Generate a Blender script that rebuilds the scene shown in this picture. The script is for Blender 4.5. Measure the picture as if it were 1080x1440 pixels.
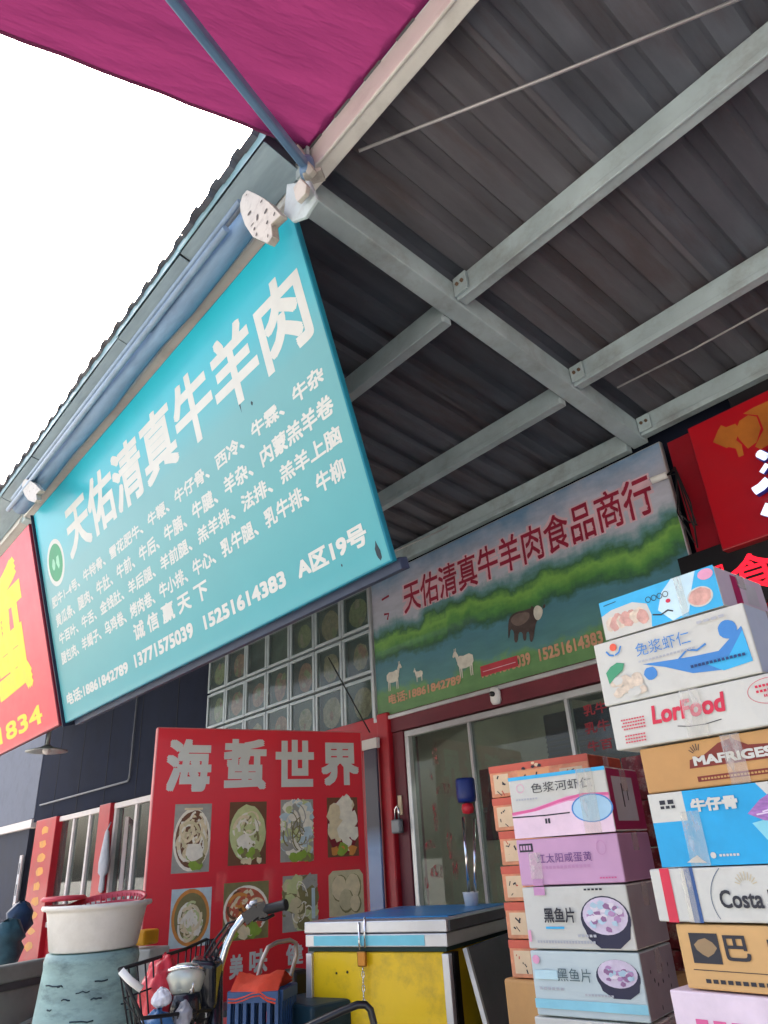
import bpy, math, random
from mathutils import Matrix, Vector
random.seed(7)
for o in list(bpy.data.objects): bpy.data.objects.remove(o)
SC = bpy.context.scene
COL = SC.collection
# ---------------------------------------------------------------- camera, sky, sun, exposure
CAM_H = 1.45
YAW, PITCH, ROLL, FPX = 0.8427158, 0.4561114, -0.0630430, 997.795
_f = Vector((-math.sin(YAW)*math.cos(PITCH), math.cos(YAW)*math.cos(PITCH), math.sin(PITCH)))
_r = Vector((math.cos(YAW), math.sin(YAW), 0)); _u = _r.cross(_f)
_r2 = _r*math.cos(ROLL)+_u*math.sin(ROLL); _u2 = _u*math.cos(ROLL)-_r*math.sin(ROLL)
EYE = Vector((0, 0, CAM_H))
cd = bpy.data.cameras.new('camera'); cam = bpy.data.objects.new('camera', cd); COL.objects.link(cam)
cd.sensor_fit = 'VERTICAL'; cd.sensor_height = 24; cd.sensor_width = 18; cd.lens = 24*FPX/1440
cd.clip_start = 0.05; cd.clip_end = 3000
cam.matrix_world = Matrix(((_r2.x, _u2.x, -_f.x, 0), (_r2.y, _u2.y, -_f.y, 0), (_r2.z, _u2.z, -_f.z, CAM_H), (0, 0, 0, 1)))
SC.camera = cam
SUN_DIR = Vector((-0.62, 0.28, 0.80)).normalized()          # towards the sun: behind the roof, up left
W = bpy.data.worlds.new('World'); SC.world = W; W.use_nodes = True
nt = W.node_tree; bg = nt.nodes['Background']; sk = nt.nodes.new('ShaderNodeTexSky'); sk.sky_type = 'NISHITA'
sk.sun_disc = False; sk.sun_elevation = math.asin(SUN_DIR.z); sk.sun_rotation = math.atan2(SUN_DIR.x, SUN_DIR.y)
sk.air_density = 0.8; sk.dust_density = 8.0; sk.ozone_density = 0.4
nt.links.new(sk.outputs[0], bg.inputs[0]); bg.inputs[1].default_value = 0.15
sl = bpy.data.lights.new('sun', 'SUN'); sl.energy = 1.5; sl.angle = math.radians(12); sl.color = (1, .95, .88)
so = bpy.data.objects.new('sun', sl); COL.objects.link(so); so.rotation_euler = SUN_DIR.to_track_quat('Z', 'Y').to_euler()
SC.view_settings.view_transform = 'Standard'; SC.view_settings.look = 'None'
SC.view_settings.gamma = 1; SC.view_settings.exposure = 2.1
SC.cycles.max_bounces = 10; SC.cycles.transparent_max_bounces = 16

# ---------------------------------------------------------------- measuring: a picture point to a place on a plane
def ray(x, y): return _r2*((x-540)/FPX) - _u2*((y-720)/FPX) + _f
def atY(x, y, Y): d = ray(x, y); return EYE+d*(Y/d.y)
def atX(x, y, X): d = ray(x, y); return EYE+d*(X/d.x)
def atZ(x, y, Z): d = ray(x, y); return EYE+d*((Z-CAM_H)/d.z)
def atR(x, y, R): d = ray(x, y); return EYE+d*(R/math.hypot(d.x, d.y))
class Frame:
    def __init__(s, o, ex, ey):
        s.o = Vector(o); s.ex = Vector(ex).normalized(); e = Vector(ey); s.ez = s.ex.cross(e).normalized(); s.ey = s.ez.cross(s.ex)
        s.M = Matrix(((s.ex.x, s.ey.x, s.ez.x, s.o.x), (s.ex.y, s.ey.y, s.ez.y, s.o.y), (s.ex.z, s.ey.z, s.ez.z, s.o.z), (0, 0, 0, 1)))
    def pix(s, x, y):
        d = ray(x, y); t = (s.o-EYE).dot(s.ez)/d.dot(s.ez); p = EYE+d*t-s.o
        return (p.dot(s.ex), p.dot(s.ey))
    def P(s, u, v, w=0): return s.o+s.ex*u+s.ey*v+s.ez*w

# ---------------------------------------------------------------- materials
def lin(c):
    return tuple((x/255/12.92 if x/255 <= .04045 else ((x/255+.055)/1.055)**2.4) for x in c)
MATS = {}
def mat(name, rgb, rough=.55, metal=0., vary=.12, scale=6., bump=0., spec=.4, dirt=None, dscale=2.5, emit=0., coat=0., stretch=(1, 1, 1)):
    if name in MATS: return MATS[name]
    m = bpy.data.materials.new(name); m.use_nodes = True; t = m.node_tree; b = t.nodes['Principled BSDF']
    c = lin(rgb)
    b.inputs['Roughness'].default_value = rough; b.inputs['Metallic'].default_value = metal
    b.inputs['Specular IOR Level'].default_value = spec; b.inputs['Coat Weight'].default_value = coat
    tc = t.nodes.new('ShaderNodeTexCoord'); mp = t.nodes.new('ShaderNodeMapping'); mp.inputs['Scale'].default_value = stretch
    t.links.new(tc.outputs['Object'], mp.inputs[0])
    n = t.nodes.new('ShaderNodeTexNoise'); n.inputs['Scale'].default_value = scale; n.inputs['Detail'].default_value = 6; n.inputs['Roughness'].default_value = .62
    t.links.new(mp.outputs[0], n.inputs['Vector'])
    r = t.nodes.new('ShaderNodeValToRGB'); e = r.color_ramp.elements
    e[0].position = .3; e[1].position = .7
    e[0].color = (*[x*(1-vary*1.4) for x in c], 1); e[1].color = (*[min(1, x*(1+vary)) for x in c], 1)
    t.links.new(n.outputs['Fac'], r.inputs[0]); out = r.outputs[0]
    if dirt:
        n2 = t.nodes.new('ShaderNodeTexNoise'); n2.inputs['Scale'].default_value = dscale; n2.inputs['Detail'].default_value = 9; n2.inputs['Roughness'].default_value = .7
        t.links.new(mp.outputs[0], n2.inputs['Vector'])
        r2 = t.nodes.new('ShaderNodeValToRGB'); r2.color_ramp.elements[0].position = .5; r2.color_ramp.elements[1].position = .78
        r2.color_ramp.elements[1].color = (dirt[3], dirt[3], dirt[3], 1)
        t.links.new(n2.outputs['Fac'], r2.inputs[0])
        mx = t.nodes.new('ShaderNodeMix'); mx.data_type = 'RGBA'; mx.inputs[7].default_value = (*lin(dirt[:3]), 1)
        t.links.new(r2.outputs[0], mx.inputs[0]); t.links.new(out, mx.inputs[6]); out = mx.outputs[2]
    t.links.new(out, b.inputs['Base Color'])
    mr = t.nodes.new('ShaderNodeMapRange'); mr.inputs[3].default_value = max(.02, rough-.1); mr.inputs[4].default_value = min(1, rough+.12)
    t.links.new(n.outputs['Fac'], mr.inputs[0]); t.links.new(mr.outputs[0], b.inputs['Roughness'])
    if bump:
        bp = t.nodes.new('ShaderNodeBump'); bp.inputs['Strength'].default_value = bump; bp.inputs['Distance'].default_value = .02
        t.links.new(n.outputs['Fac'], bp.inputs['Height']); t.links.new(bp.outputs[0], b.inputs['Normal'])
    if emit:
        b.inputs['Emission Color'].default_value = (*c, 1); b.inputs['Emission Strength'].default_value = emit
    MATS[name] = m; return m
def mat_glass(name, tint, rough=.03, ior=1.5, dirt=.15, dust=(.45,.47,.45)):
    if name in MATS: return MATS[name]
    m = bpy.data.materials.new(name); m.use_nodes = True; t = m.node_tree; t.nodes.clear()
    o = t.nodes.new('ShaderNodeOutputMaterial'); tr = t.nodes.new('ShaderNodeBsdfTransparent'); tr.inputs[0].default_value = (*lin(tint), 1)
    g = t.nodes.new('ShaderNodeBsdfGlossy'); g.inputs['Roughness'].default_value = rough; g.inputs[0].default_value = (.9, .95, .95, 1)
    fr = t.nodes.new('ShaderNodeFresnel'); fr.inputs[0].default_value = ior
    ge = t.nodes.new('ShaderNodeNewGeometry'); sb = t.nodes.new('ShaderNodeMath'); sb.operation = 'SUBTRACT'; sb.inputs[0].default_value = 1; t.links.new(ge.outputs['Backfacing'], sb.inputs[1])
    ml = t.nodes.new('ShaderNodeMath'); ml.operation = 'MULTIPLY'; t.links.new(fr.outputs[0], ml.inputs[0]); t.links.new(sb.outputs[0], ml.inputs[1])
    mx = t.nodes.new('ShaderNodeMixShader'); t.links.new(ml.outputs[0], mx.inputs[0]); t.links.new(tr.outputs[0], mx.inputs[1]); t.links.new(g.outputs[0], mx.inputs[2])
    d = t.nodes.new('ShaderNodeBsdfDiffuse'); d.inputs[0].default_value = (*dust, 1)
    n = t.nodes.new('ShaderNodeTexNoise'); n.inputs['Scale'].default_value = 3; n.inputs['Detail'].default_value = 8
    mu = t.nodes.new('ShaderNodeMath'); mu.operation = 'MULTIPLY'; mu.inputs[1].default_value = dirt; t.links.new(n.outputs['Fac'], mu.inputs[0])
    m2 = t.nodes.new('ShaderNodeMixShader'); t.links.new(mu.outputs[0], m2.inputs[0]); t.links.new(mx.outputs[0], m2.inputs[1]); t.links.new(d.outputs[0], m2.inputs[2])
    t.links.new(m2.outputs[0], o.inputs[0]); MATS[name] = m; return m
def mat_cloth(name, rgb, trans=.5):
    m = bpy.data.materials.new(name); m.use_nodes = True; t = m.node_tree; t.nodes.clear()
    o = t.nodes.new('ShaderNodeOutputMaterial'); d = t.nodes.new('ShaderNodeBsdfDiffuse'); l = t.nodes.new('ShaderNodeBsdfTranslucent')
    n = t.nodes.new('ShaderNodeTexNoise'); n.inputs['Scale'].default_value = 1.4; n.inputs['Detail'].default_value = 5
    r = t.nodes.new('ShaderNodeValToRGB'); c = lin(rgb)
    r.color_ramp.elements[0].color = (*[x*.8 for x in c], 1); r.color_ramp.elements[1].color = (*[min(1, x*1.12) for x in c], 1)
    t.links.new(n.outputs['Fac'], r.inputs[0]); t.links.new(r.outputs[0], d.inputs[0]); t.links.new(r.outputs[0], l.inputs[0])
    tc = t.nodes.new('ShaderNodeTexCoord'); mp = t.nodes.new('ShaderNodeMapping'); mp.inputs['Scale'].default_value = (2.2, .5, 1); t.links.new(tc.outputs['Object'], mp.inputs[0]); n.inputs['Scale'].default_value = 2.2; t.links.new(mp.outputs[0], n.inputs['Vector'])
    bp = t.nodes.new('ShaderNodeBump'); bp.inputs['Strength'].default_value = .55; bp.inputs['Distance'].default_value = .12; t.links.new(n.outputs['Fac'], bp.inputs['Height']); t.links.new(bp.outputs[0], d.inputs['Normal']); t.links.new(bp.outputs[0], l.inputs['Normal'])
    mx = t.nodes.new('ShaderNodeMixShader'); mx.inputs[0].default_value = trans
    t.links.new(d.outputs[0], mx.inputs[1]); t.links.new(l.outputs[0], mx.inputs[2]); t.links.new(mx.outputs[0], o.inputs[0])
    MATS[name] = m; return m
def mat_ramp(name, axis, lo, hi, stops, rough=.35, coat=.15, vary=.06):
    m = bpy.data.materials.new(name); m.use_nodes = True; t = m.node_tree; b = t.nodes['Principled BSDF']
    tc = t.nodes.new('ShaderNodeTexCoord'); sp = t.nodes.new('ShaderNodeSeparateXYZ'); t.links.new(tc.outputs['Object'], sp.inputs[0])
    mr = t.nodes.new('ShaderNodeMapRange'); mr.inputs[1].default_value = lo; mr.inputs[2].default_value = hi
    t.links.new(sp.outputs[axis], mr.inputs[0]); r = t.nodes.new('ShaderNodeValToRGB'); e = r.color_ramp.elements
    while len(e) < len(stops): e.new(.5)
    for k, (p, c) in enumerate(stops): e[k].position = p; e[k].color = (*lin(c), 1)
    t.links.new(mr.outputs[0], r.inputs[0])
    n = t.nodes.new('ShaderNodeTexNoise'); n.inputs['Scale'].default_value = 3; n.inputs['Detail'].default_value = 7; t.links.new(tc.outputs['Object'], n.inputs['Vector'])
    m2 = t.nodes.new('ShaderNodeMapRange'); m2.inputs[3].default_value = 1-vary; m2.inputs[4].default_value = 1+vary; t.links.new(n.outputs['Fac'], m2.inputs[0])
    hs = t.nodes.new('ShaderNodeHueSaturation'); t.links.new(r.outputs[0], hs.inputs['Color']); t.links.new(m2.outputs[0], hs.inputs['Value'])
    t.links.new(hs.outputs[0], b.inputs['Base Color']); b.inputs['Roughness'].default_value = rough; b.inputs['Coat Weight'].default_value = coat
    MATS[name] = m; return m

# ---------------------------------------------------------------- mesh building
MW = {}
class MB:
    """Collects shapes in one frame (the world by default) and links them as ONE mesh."""
    def __init__(s, F=None): s.v = []; s.f = []; s.m = []; s.s = []; s.ms = []; s.F = F; s.lay = 0.0012
    def mi(s, m):
        if m not in s.ms: s.ms.append(m)
        return s.ms.index(m)
    def add(s, vs, fs, m, smooth=False):
        b = len(s.v); s.v += [Vector(v) for v in vs]; k = s.mi(m)
        for f in fs: s.f.append([b+i for i in f]); s.m.append(k); s.s.append(smooth)
        return s
    def box(s, a, b, m):
        x0, y0, z0 = a; x1, y1, z1 = b
        vs = [(x0,y0,z0),(x1,y0,z0),(x1,y1,z0),(x0,y1,z0),(x0,y0,z1),(x1,y0,z1),(x1,y1,z1),(x0,y1,z1)]
        return s.add(vs, [(0,3,2,1),(4,5,6,7),(0,1,5,4),(1,2,6,5),(2,3,7,6),(3,0,4,7)], m)
    def hexa(s, vs, m): return s.add(vs, [(0,3,2,1),(4,5,6,7),(0,1,5,4),(1,2,6,5),(2,3,7,6),(3,0,4,7)], m)
    def bar(s, p, q, w, h, m, up=(0,0,1)):
        p = Vector(p); q = Vector(q); d = (q-p).normalized(); sd = d.cross(Vector(up)).normalized(); u = sd.cross(d)
        sd *= w/2; u *= h/2
        return s.hexa([p-sd-u, p+sd-u, q+sd-u, q-sd-u, p-sd+u, p+sd+u, q+sd+u, q-sd+u], m)
    def tube(s, pts, r, m, n=8, rs=None):
        pts = [Vector(p) for p in pts]; vs = []; N = len(pts); prev = None
        for i, p in enumerate(pts):
            d = (pts[min(i+1, N-1)]-pts[max(i-1, 0)]).normalized()
            if prev is None:
                a = Vector((0, 0, 1)) if abs(d.z) < .9 else Vector((1, 0, 0)); x = d.cross(a).normalized()
            else: x = (prev-d*prev.dot(d)).normalized()
            prev = x; y = d.cross(x); rr = rs[i] if rs else r
            for k in range(n):
                a = 2*math.pi*k/n; vs.append(p+(x*math.cos(a)+y*math.sin(a))*rr)
        fs = [(i*n+k, i*n+(k+1) % n, (i+1)*n+(k+1) % n, (i+1)*n+k) for i in range(N-1) for k in range(n)]
        s.add(vs, fs, m, True); b = len(s.v)-len(vs)
        for ring in (list(range(n))[::-1], [(N-1)*n+k for k in range(n)]):
            s.f.append([b+i for i in ring]); s.m.append(s.mi(m)); s.s.append(False)
        return s
    def lathe(s, prof, m, c=(0,0,0), n=28, axis=None, sx=1, sy=1):
        c = Vector(c); q = Vector(axis).to_track_quat('Z', 'Y') if axis else None; vs = []
        for r, z in prof:
            for k in range(n):
                a = 2*math.pi*k/n; v = Vector((r*math.cos(a)*sx, r*math.sin(a)*sy, z))
                vs.append(c+(q @ v if q else v))
        N = len(prof)
        return s.add(vs, [(i*n+k, i*n+(k+1) % n, (i+1)*n+(k+1) % n, (i+1)*n+k) for i in range(N-1) for k in range(n)], m, True)
    def poly(s, pts, m, z=None):
        if z is None: s.lay += .00007; z = s.lay
        a = sum(pts[i][0]*pts[(i+1) % len(pts)][1]-pts[(i+1) % len(pts)][0]*pts[i][1] for i in range(len(pts)))
        if a < 0: pts = pts[::-1]
        return s.add([(p[0], p[1], z) for p in pts], [list(range(len(pts)))], m)
    def rect(s, u0, v0, u1, v1, m, z=None): return s.poly([(u0,v0),(u1,v0),(u1,v1),(u0,v1)], m, z)
    def ell(s, cu, cv, ru, rv, m, n=26, a0=0, wob=0): 
        return s.poly([(cu+ru*math.cos(a0+2*math.pi*k/n)*(1+wob*random.uniform(-1,1)), cv+rv*math.sin(a0+2*math.pi*k/n)*(1+wob*random.uniform(-1,1))) for k in range(n)], m)
    def ring(s, cu, cv, ru, rv, w, m, n=30):
        s.lay += .00007; vs = []
        for k in range(n):
            a = 2*math.pi*k/n; vs += [(cu+ru*math.cos(a), cv+rv*math.sin(a), s.lay), (cu+(ru-w)*math.cos(a), cv+(rv-w)*math.sin(a), s.lay)]
        return s.add(vs, [(2*k, 2*((k+1) % n), 2*((k+1) % n)+1, 2*k+1) for k in range(n)], m)
    def stroke(s, pts, w, m, taper=False):
        s.lay += .00007; L = []; N = len(pts); P = [Vector((p[0], p[1])) for p in pts]
        for i, p in enumerate(P):
            d = (P[min(i+1, N-1)]-P[max(i-1, 0)]).normalized(); nn = Vector((-d.y, d.x))
            ww = w/2*(1-.75*i/(N-1) if taper else 1)
            L += [(p.x+nn.x*ww, p.y+nn.y*ww, s.lay), (p.x-nn.x*ww, p.y-nn.y*ww, s.lay)]
        return s.add(L, [(2*i+1, 2*i+3, 2*i+2, 2*i) for i in range(N-1)], m)
    def text(s, string, u0, v0, u1, v1, m, bold=0., deep=0., z=None, space=1., shear=0.):
        c = bpy.data.curves.new('t', 'FONT'); c.body = string; c.resolution_u = 3; c.extrude = deep; c.space_character = space; c.shear = shear
        o = bpy.data.objects.new('t', c); me = bpy.data.meshes.new_from_object(o)
        vs = [v.co.copy() for v in me.vertices]; fs = [list(p.vertices) for p in me.polygons]
        bpy.data.objects.remove(o); bpy.data.curves.remove(c); bpy.data.meshes.remove(me)
        if not vs: return s
        x0 = min(v.x for v in vs); x1 = max(v.x for v in vs); y0 = min(v.y for v in vs); y1 = max(v.y for v in vs)
        if z is None: s.lay += .0003; z = s.lay
        zz = (lambda v: z+v.z) if deep else (lambda v: z)
        asp = (x1-x0)/(y1-y0)*(v1-v0)/(u1-u0) if u1 != u0 else 1       # how far the letters are squeezed
        em = (v1-v0)/max(y1-y0, .3); du = bold*em/max(asp, .4); dv = bold*em
        offs = [(0, 0)] if bold <= .004 else [(0,0)]+[(a*q, b*q) for q in ((1,) if bold < .028 else (.5,1)) for a in (-1,0,1) for b in (-1,0,1) if a or b]
        U0, U1, V0, V1 = u0+du, u1-du, v0+dv, v1-dv
        for k, (a, b) in enumerate(offs if bold > .004 else [(0,0)]):
            s.add([(U0+(v.x-x0)/(x1-x0)*(U1-U0)+a*du, V0+(v.y-y0)/(y1-y0)*(V1-V0)+b*dv, zz(v)+k*.00003) for v in vs], fs, m)
        return s
    def build(s, name, parent=None, bevel=0, seg=2, origin=None):
        vs = [s.F.M @ v for v in s.v] if s.F else s.v
        me = bpy.data.meshes.new(name); o = bpy.data.objects.new(name, me); COL.objects.link(o)
        if parent is not None:
            inv = MW[parent.name].inverted(); o.parent = parent; MW[o.name] = MW[parent.name]
        else:
            if origin is None:
                xs = [v.x for v in vs]; ys = [v.y for v in vs]; origin = ((min(xs)+max(xs))/2, (min(ys)+max(ys))/2, min(v.z for v in vs))
            T = origin if isinstance(origin, Matrix) else Matrix.Translation(origin)
            o.matrix_world = T; MW[o.name] = T; inv = T.inverted()
        me.from_pydata([inv @ v for v in vs], [], s.f)
        for m in s.ms: me.materials.append(m)
        me.polygons.foreach_set('material_index', s.m); me.polygons.foreach_set('use_smooth', s.s); me.update()
        if bevel:
            b = o.modifiers.new('bevel', 'BEVEL'); b.width = bevel; b.segments = seg; b.limit_method = 'ANGLE'; b.angle_limit = math.radians(40)
        return o
def tag(o, label=None, cat=None, group=None, kind=None):
    if label: o['label'] = label
    if cat: o['category'] = cat
    if group: o['group'] = group
    if kind: o['kind'] = kind
    return o
def thing(name, label, cat, F, group=None):
    o = bpy.data.objects.new(name, None); COL.objects.link(o); o.empty_display_size = .1
    T = F.M if isinstance(F, Frame) else (F if isinstance(F, Matrix) else Matrix.Translation(F))
    o.matrix_world = T; MW[o.name] = T
    return tag(o, label, cat, group)
def plain(name, rgb, **k): return mat(name, rgb, **k)

# paints and stock
WHITE = mat('white_vinyl', (226,228,224), .5, vary=.04)
STEEL = mat('canopy_steel', (170,188,192), .55, .0, .14, 3, dirt=(104,92,84,.65), dscale=3.5, bump=.06)
STEEL2 = mat('front_purlin_paint', (212,214,208), .5, vary=.06, scale=3, dirt=(110,104,96,.4))
SHEETM = mat('roof_sheet_underside', (86,90,99), .7, .0, .22, 2.2, dirt=(70,48,42,.8), dscale=1.6, stretch=(3,.6,1))
ALU = mat('aluminium', (200,203,204), .35, .6, .08, 5)
CHROME = mat('chrome', (225,228,230), .12, 1., .04, 5)
BLACK = mat('black_rubber', (24,25,28), .55, vary=.2)
BLACKP = mat('black_paint', (20,21,24), .3, vary=.1, coat=.3)
RED = mat('red_paint', (176,24,40), .42, vary=.10, scale=3, dirt=(110,14,26,.5), coat=.1)
TAPE = mat_glass('packing_tape', (246,244,238), .15, dirt=.5, dust=(.82,.82,.8))
GLASS = mat_glass('window_glass', (206,216,212), .02, ior=1.5, dirt=.12)
GOLD = mat('gold_print', (206,140,44), .45, vary=.15)

# ================================================================ SETTING: ground, street
GROUND = mat('concrete_paving', (170,168,160), .8, vary=.2, scale=1.2, bump=.25, dirt=(112,110,104,.6), dscale=.8)
g = MB(); g.add([(-900,-900,0),(900,-900,0),(900,900,0),(-900,900,0)], [(0,1,2,3)], GROUND)
tag(g.build('ground', origin=(0,0,0)), kind='structure')
PAVE = mat('walkway_tiles', (172,165,158), .7, vary=.15, scale=4, bump=.1)
g = MB(); g.box((-16, 1.3, -.02), (5, 4.0, .1), PAVE); tag(g.build('pavement', bevel=.01), kind='structure')

# ================================================================ BUILDING
D = 4.0
DARK = mat('dark_blue_grey_wall', (30,37,54), .9, spec=.12, vary=.12, scale=1.5, dirt=(22,26,38,.6))
GREYW = mat('grey_render', (118,124,136), .9, spec=.15, vary=.14, scale=2.5, bump=.2, dirt=(84,86,92,.6))
INNER = mat('shop_inner_wall', (196,190,172), .8, vary=.1, scale=2, dirt=(140,134,120,.5))
INCEIL = mat('shop_ceiling', (150,152,146), .8, vary=.08)
MAROON = mat('maroon_frame', (104,36,48), .5, vary=.15, scale=4, dirt=(62,24,34,.6))
FRAMEW = mat('pale_window_frame', (214,208,206), .45, vary=.06)
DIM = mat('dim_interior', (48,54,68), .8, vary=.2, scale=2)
bld = thing('market_building', 'long market building front with dark blue upper wall, red columns and pale window frames', 'building', (-8, D, 0))
def wallbox(name, x0, x1, z0, z1, y0, y1, m, parent=bld, bev=0.004):
    b = MB(); b.box((x0, y0, z0), (x1, y1, z1), m); return b.build(name, parent, bevel=bev)
XW = {k: atY(*p, D).x for k, p in dict(a=(50,1155), w1a=(80,1156), w1b=(150,1133), w2a=(166,1132), w2b=(262,1108)).items()}
wallbox('upper_wall', XW['a'], -7.82, 2.375, 4.25, D-.03, D+.15, DARK)
wallbox('side_wall', -22, XW['a']-.003, 2.44, 4.25, D-.04, D+.15, GREYW)
wallbox('upper_wall', -7.816, 6, 2.56, 4.25, D+.125, D+.3, DARK)
wallbox('shop_wall', -7.6, -4.66, .85, 2.3, D+.0, D+.15, RED)
def shell(name, a, b, m): q = MB(); q.box(a, b, m); tag(q.build(name), kind='structure')
shell('building_roof', (-22, D+.31, 4.2), (6, 9, 4.3), GREYW); shell('building_back_wall', (-22, 9, 0), (6, 9.15, 4.3), GREYW); shell('building_end_wall', (-22.2, D+.16, 0), (-22, 9, 4.3), GREYW)
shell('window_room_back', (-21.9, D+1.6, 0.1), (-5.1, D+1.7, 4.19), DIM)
for x in (-13.0,-11.9,-10.8,-9.7,-8.6): m = MB(); m.box((x, D-.034, 2.38), (x+.018, D-.0305, 4.2), mat('panel_joint_dark', (16,20,30), .8)); m.build('panel_joint', bld)
m = MB(); m.tube([(-13.6,D-.06,2.62),(-9.9,D-.06,2.6),(-9.86,D-.06,2.64),(-9.85,D-.06,3.9)], .014, mat('grey_conduit', (110,116,124), .6), 8); m.build('conduit', bld)
# window 1, window 2
def window(x0, x1, z0, z1, mull, parent=bld, depth=.5):
    w = MB(); t = .07
    w.box((x0, D-.05, z1-t), (x1, D+.06, z1), FRAMEW); w.box((x0, D-.05, z0), (x1, D+.06, z0+t), FRAMEW)
    w.box((x0, D-.045, z0+t), (x0+t, D+.06, z1-t), FRAMEW); w.box((x1-t, D-.045, z0+t), (x1, D+.06, z1-t), FRAMEW)
    fr = w.build('window', parent, bevel=.006)
    for q in mull:
        xm = x0+(x1-x0)*q; m = MB(); m.box((xm-.035, D-.03, z0+t), (xm+.035, D+.04, z1-t), FRAMEW); m.build('mullion', fr, bevel=.004)
    xs = [x0+t]+[x0+(x1-x0)*q for q in mull]+[x1-t]
    for a, b in zip(xs, xs[1:]):
        m = MB(); m.box((a, D+.0, z0+t), (b, D+.006, z1-t), GLASS); m.build('pane', fr)
    return fr
window(XW['w1a'], XW['w1b'], .85, 2.36, (.42, .74))
window(XW['w2a'], XW['w2b'], .85, 2.36, (.34,))
# the pale opened sash of the second window
sf = Frame(atY(188,1154,D-.35), (.9,-.45,0), (0,0,1)); m = MB(sf)
p0 = (0, -1.25); m.box((0, -1.25, 0), (.05, 0, .04), FRAMEW); m.box((.05,-.06,0), (.7,0,.04), FRAMEW); m.box((.65,-1.25,0), (.7,-.06,.04), FRAMEW); m.box((.05,-1.25,.015), (.65,-.06,.022), GLASS)
m.build('open_sash', bld)
wallbox('lower_wall', XW['a']+.9, -4.66, 0, .85, D-.02, D+.15, RED)
# red columns
def column(x0, x1, parent=bld, z1=2.37, y=D-.1):
    b = MB(); b.box((x0, y, 0), (x1, D+.05, z1), RED); return b.build('column', parent, bevel=.01)
c1 = column(atY(50,1165,D-.1).x, atY(78,1160,D-.1).x)
cf = Frame((atY(50,1165,D-.1).x, D-.1, 0), (1,0,0), (0,0,1)); cw = atY(78,1160,D-.1).x-atY(50,1165,D-.1).x
m = MB(cf)
for k in range(9):
    v = 2.2-k*.2; m.ell(cw*.5, v, cw*.2, .06, GOLD, n=9, a0=k, wob=.3)
m.build('couplet_strip', c1)
column(XW['w1b']+.005, XW['w2a']-.005)
column(-20.5, -17.6)
column(-4.66, -4.52, z1=2.55, y=D-.08)
# far left shop: door, framed notice, ledge
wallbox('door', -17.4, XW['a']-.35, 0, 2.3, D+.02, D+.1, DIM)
wallbox('door_lintel', -17.5, XW['a']-.02, 2.3, 2.43, D-.06, D+.1, FRAMEW)
# header over the display and over the shop window
wallbox('display_header', -7.82, -4.53, 2.30, 2.54, D-.06, D+.15, RED)
wallbox('shop_header', -4.515, -1.62, 2.385, 2.535, D-.05, D+.15, MAROON)
wallbox('door_post', -4.515, -4.385, 0, 2.38, D-.04, D+.12, MAROON)
# shop window (grey alloy frame with panes)
sx0, sx1 = -4.38, -1.75
fr = MB(); t = .045; zt = 2.375
fr.box((sx0, D-.03, zt-t), (sx1, D+.05, zt), ALU); fr.box((sx0, D-.03, 0.1), (sx0+t, D+.05, zt-t), ALU); fr.box((sx1-t, D-.03, .1), (sx1, D+.05, zt-t), ALU)
shopw = fr.build('shop_window', bld, bevel=.004)
xm = [sx0+t, atY(661,1020,D).x, atY(800,1000,D).x, sx1-t]
for x in xm[1:3]:
    m = MB(); m.box((x-.012, D-.02, .1), (x+.012, D+.03, zt-t), ALU); m.build('mullion', shopw)
for a, b in zip(xm, xm[1:]):
    m = MB(); m.box((a+.013, D, .1), (b-.013, D+.008, zt-t), GLASS); m.build('pane', shopw)
# vinyl on the panes: faded red smears left, red characters right
gf = Frame((sx0, D, 0), (1,0,0), (0,0,1)); REDV = mat('faded_red_vinyl', (150,40,52), .6, vary=.3, scale=14)
REDW = mat('peeling_red_vinyl', (150,44,54), .6, vary=.3, scale=14); _t = REDW.node_tree; _n = _t.nodes.new('ShaderNodeTexNoise'); _n.inputs['Scale'].default_value = 18; _n.inputs['Detail'].default_value = 8
_r_ = _t.nodes.new('ShaderNodeValToRGB'); _r_.color_ramp.elements[0].position = .44; _r_.color_ramp.elements[1].position = .66; _t.links.new(_n.outputs['Fac'], _r_.inputs[0]); _t.links.new(_r_.outputs[0], _t.nodes['Principled BSDF'].inputs['Alpha'])
m = MB(gf); rr = random.Random(3)
for (px, py, w, h) in ((612,1060,.05,.16),(606,1085,.04,.1),(622,1110,.12,.05),(612,1150,.05,.18),(604,1190,.13,.05),(632,1190,.04,.16),(615,1225,.14,.06),(640,1225,.05,.12),(600,1240,.04,.1)):
    u, v = gf.pix(px, py); m.poly([(u-w/2+rr.uniform(-.02,.02), v-h/2), (u+w/2, v-h/2+rr.uniform(-.02,.02)), (u+w/2+rr.uniform(-.03,.03), v+h/2), (u, v+h/2+.02), (u-w/2, v+h/2-rr.uniform(0,.03))], REDW)
m.build('worn_vinyl', shopw)
m = MB(gf)
for s, bl, tr in (('乳牛', (822,1008), (852,985)), ('乳牛', (824,1033), (856,1010)), ('牛百', (828,1058), (860,1037))):
    u0, v0 = gf.pix(*bl); u1, v1 = gf.pix(*tr); m.text(s, u0, v0, u1, v1, REDV, .02)
m.build('pane_lettering', shopw)
# inside the shop
def room(name, b): tag(b.build(name), kind='structure')
b = MB(); b.box((-4.9, 7.4, 0), (-1.0, 7.5, 3), INNER); room('shop_back_wall', b)
b = MB(); b.box((-5.0, 4.2, 0), (-4.9, 7.4, 3), INNER); room('shop_left_wall', b)
b = MB(); b.box((-1.0, 4.2, 0), (-.9, 7.4, 3), INNER); room('shop_right_wall', b)
b = MB(); b.box((-5.0, 4.2, 3.0), (-.9, 7.5, 3.06), INCEIL); room('shop_ceiling', b)
b = MB(); b.box((-5.0, 4.0, .02), (-.9, 7.5, .11), PAVE); room('shop_floor', b)
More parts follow.
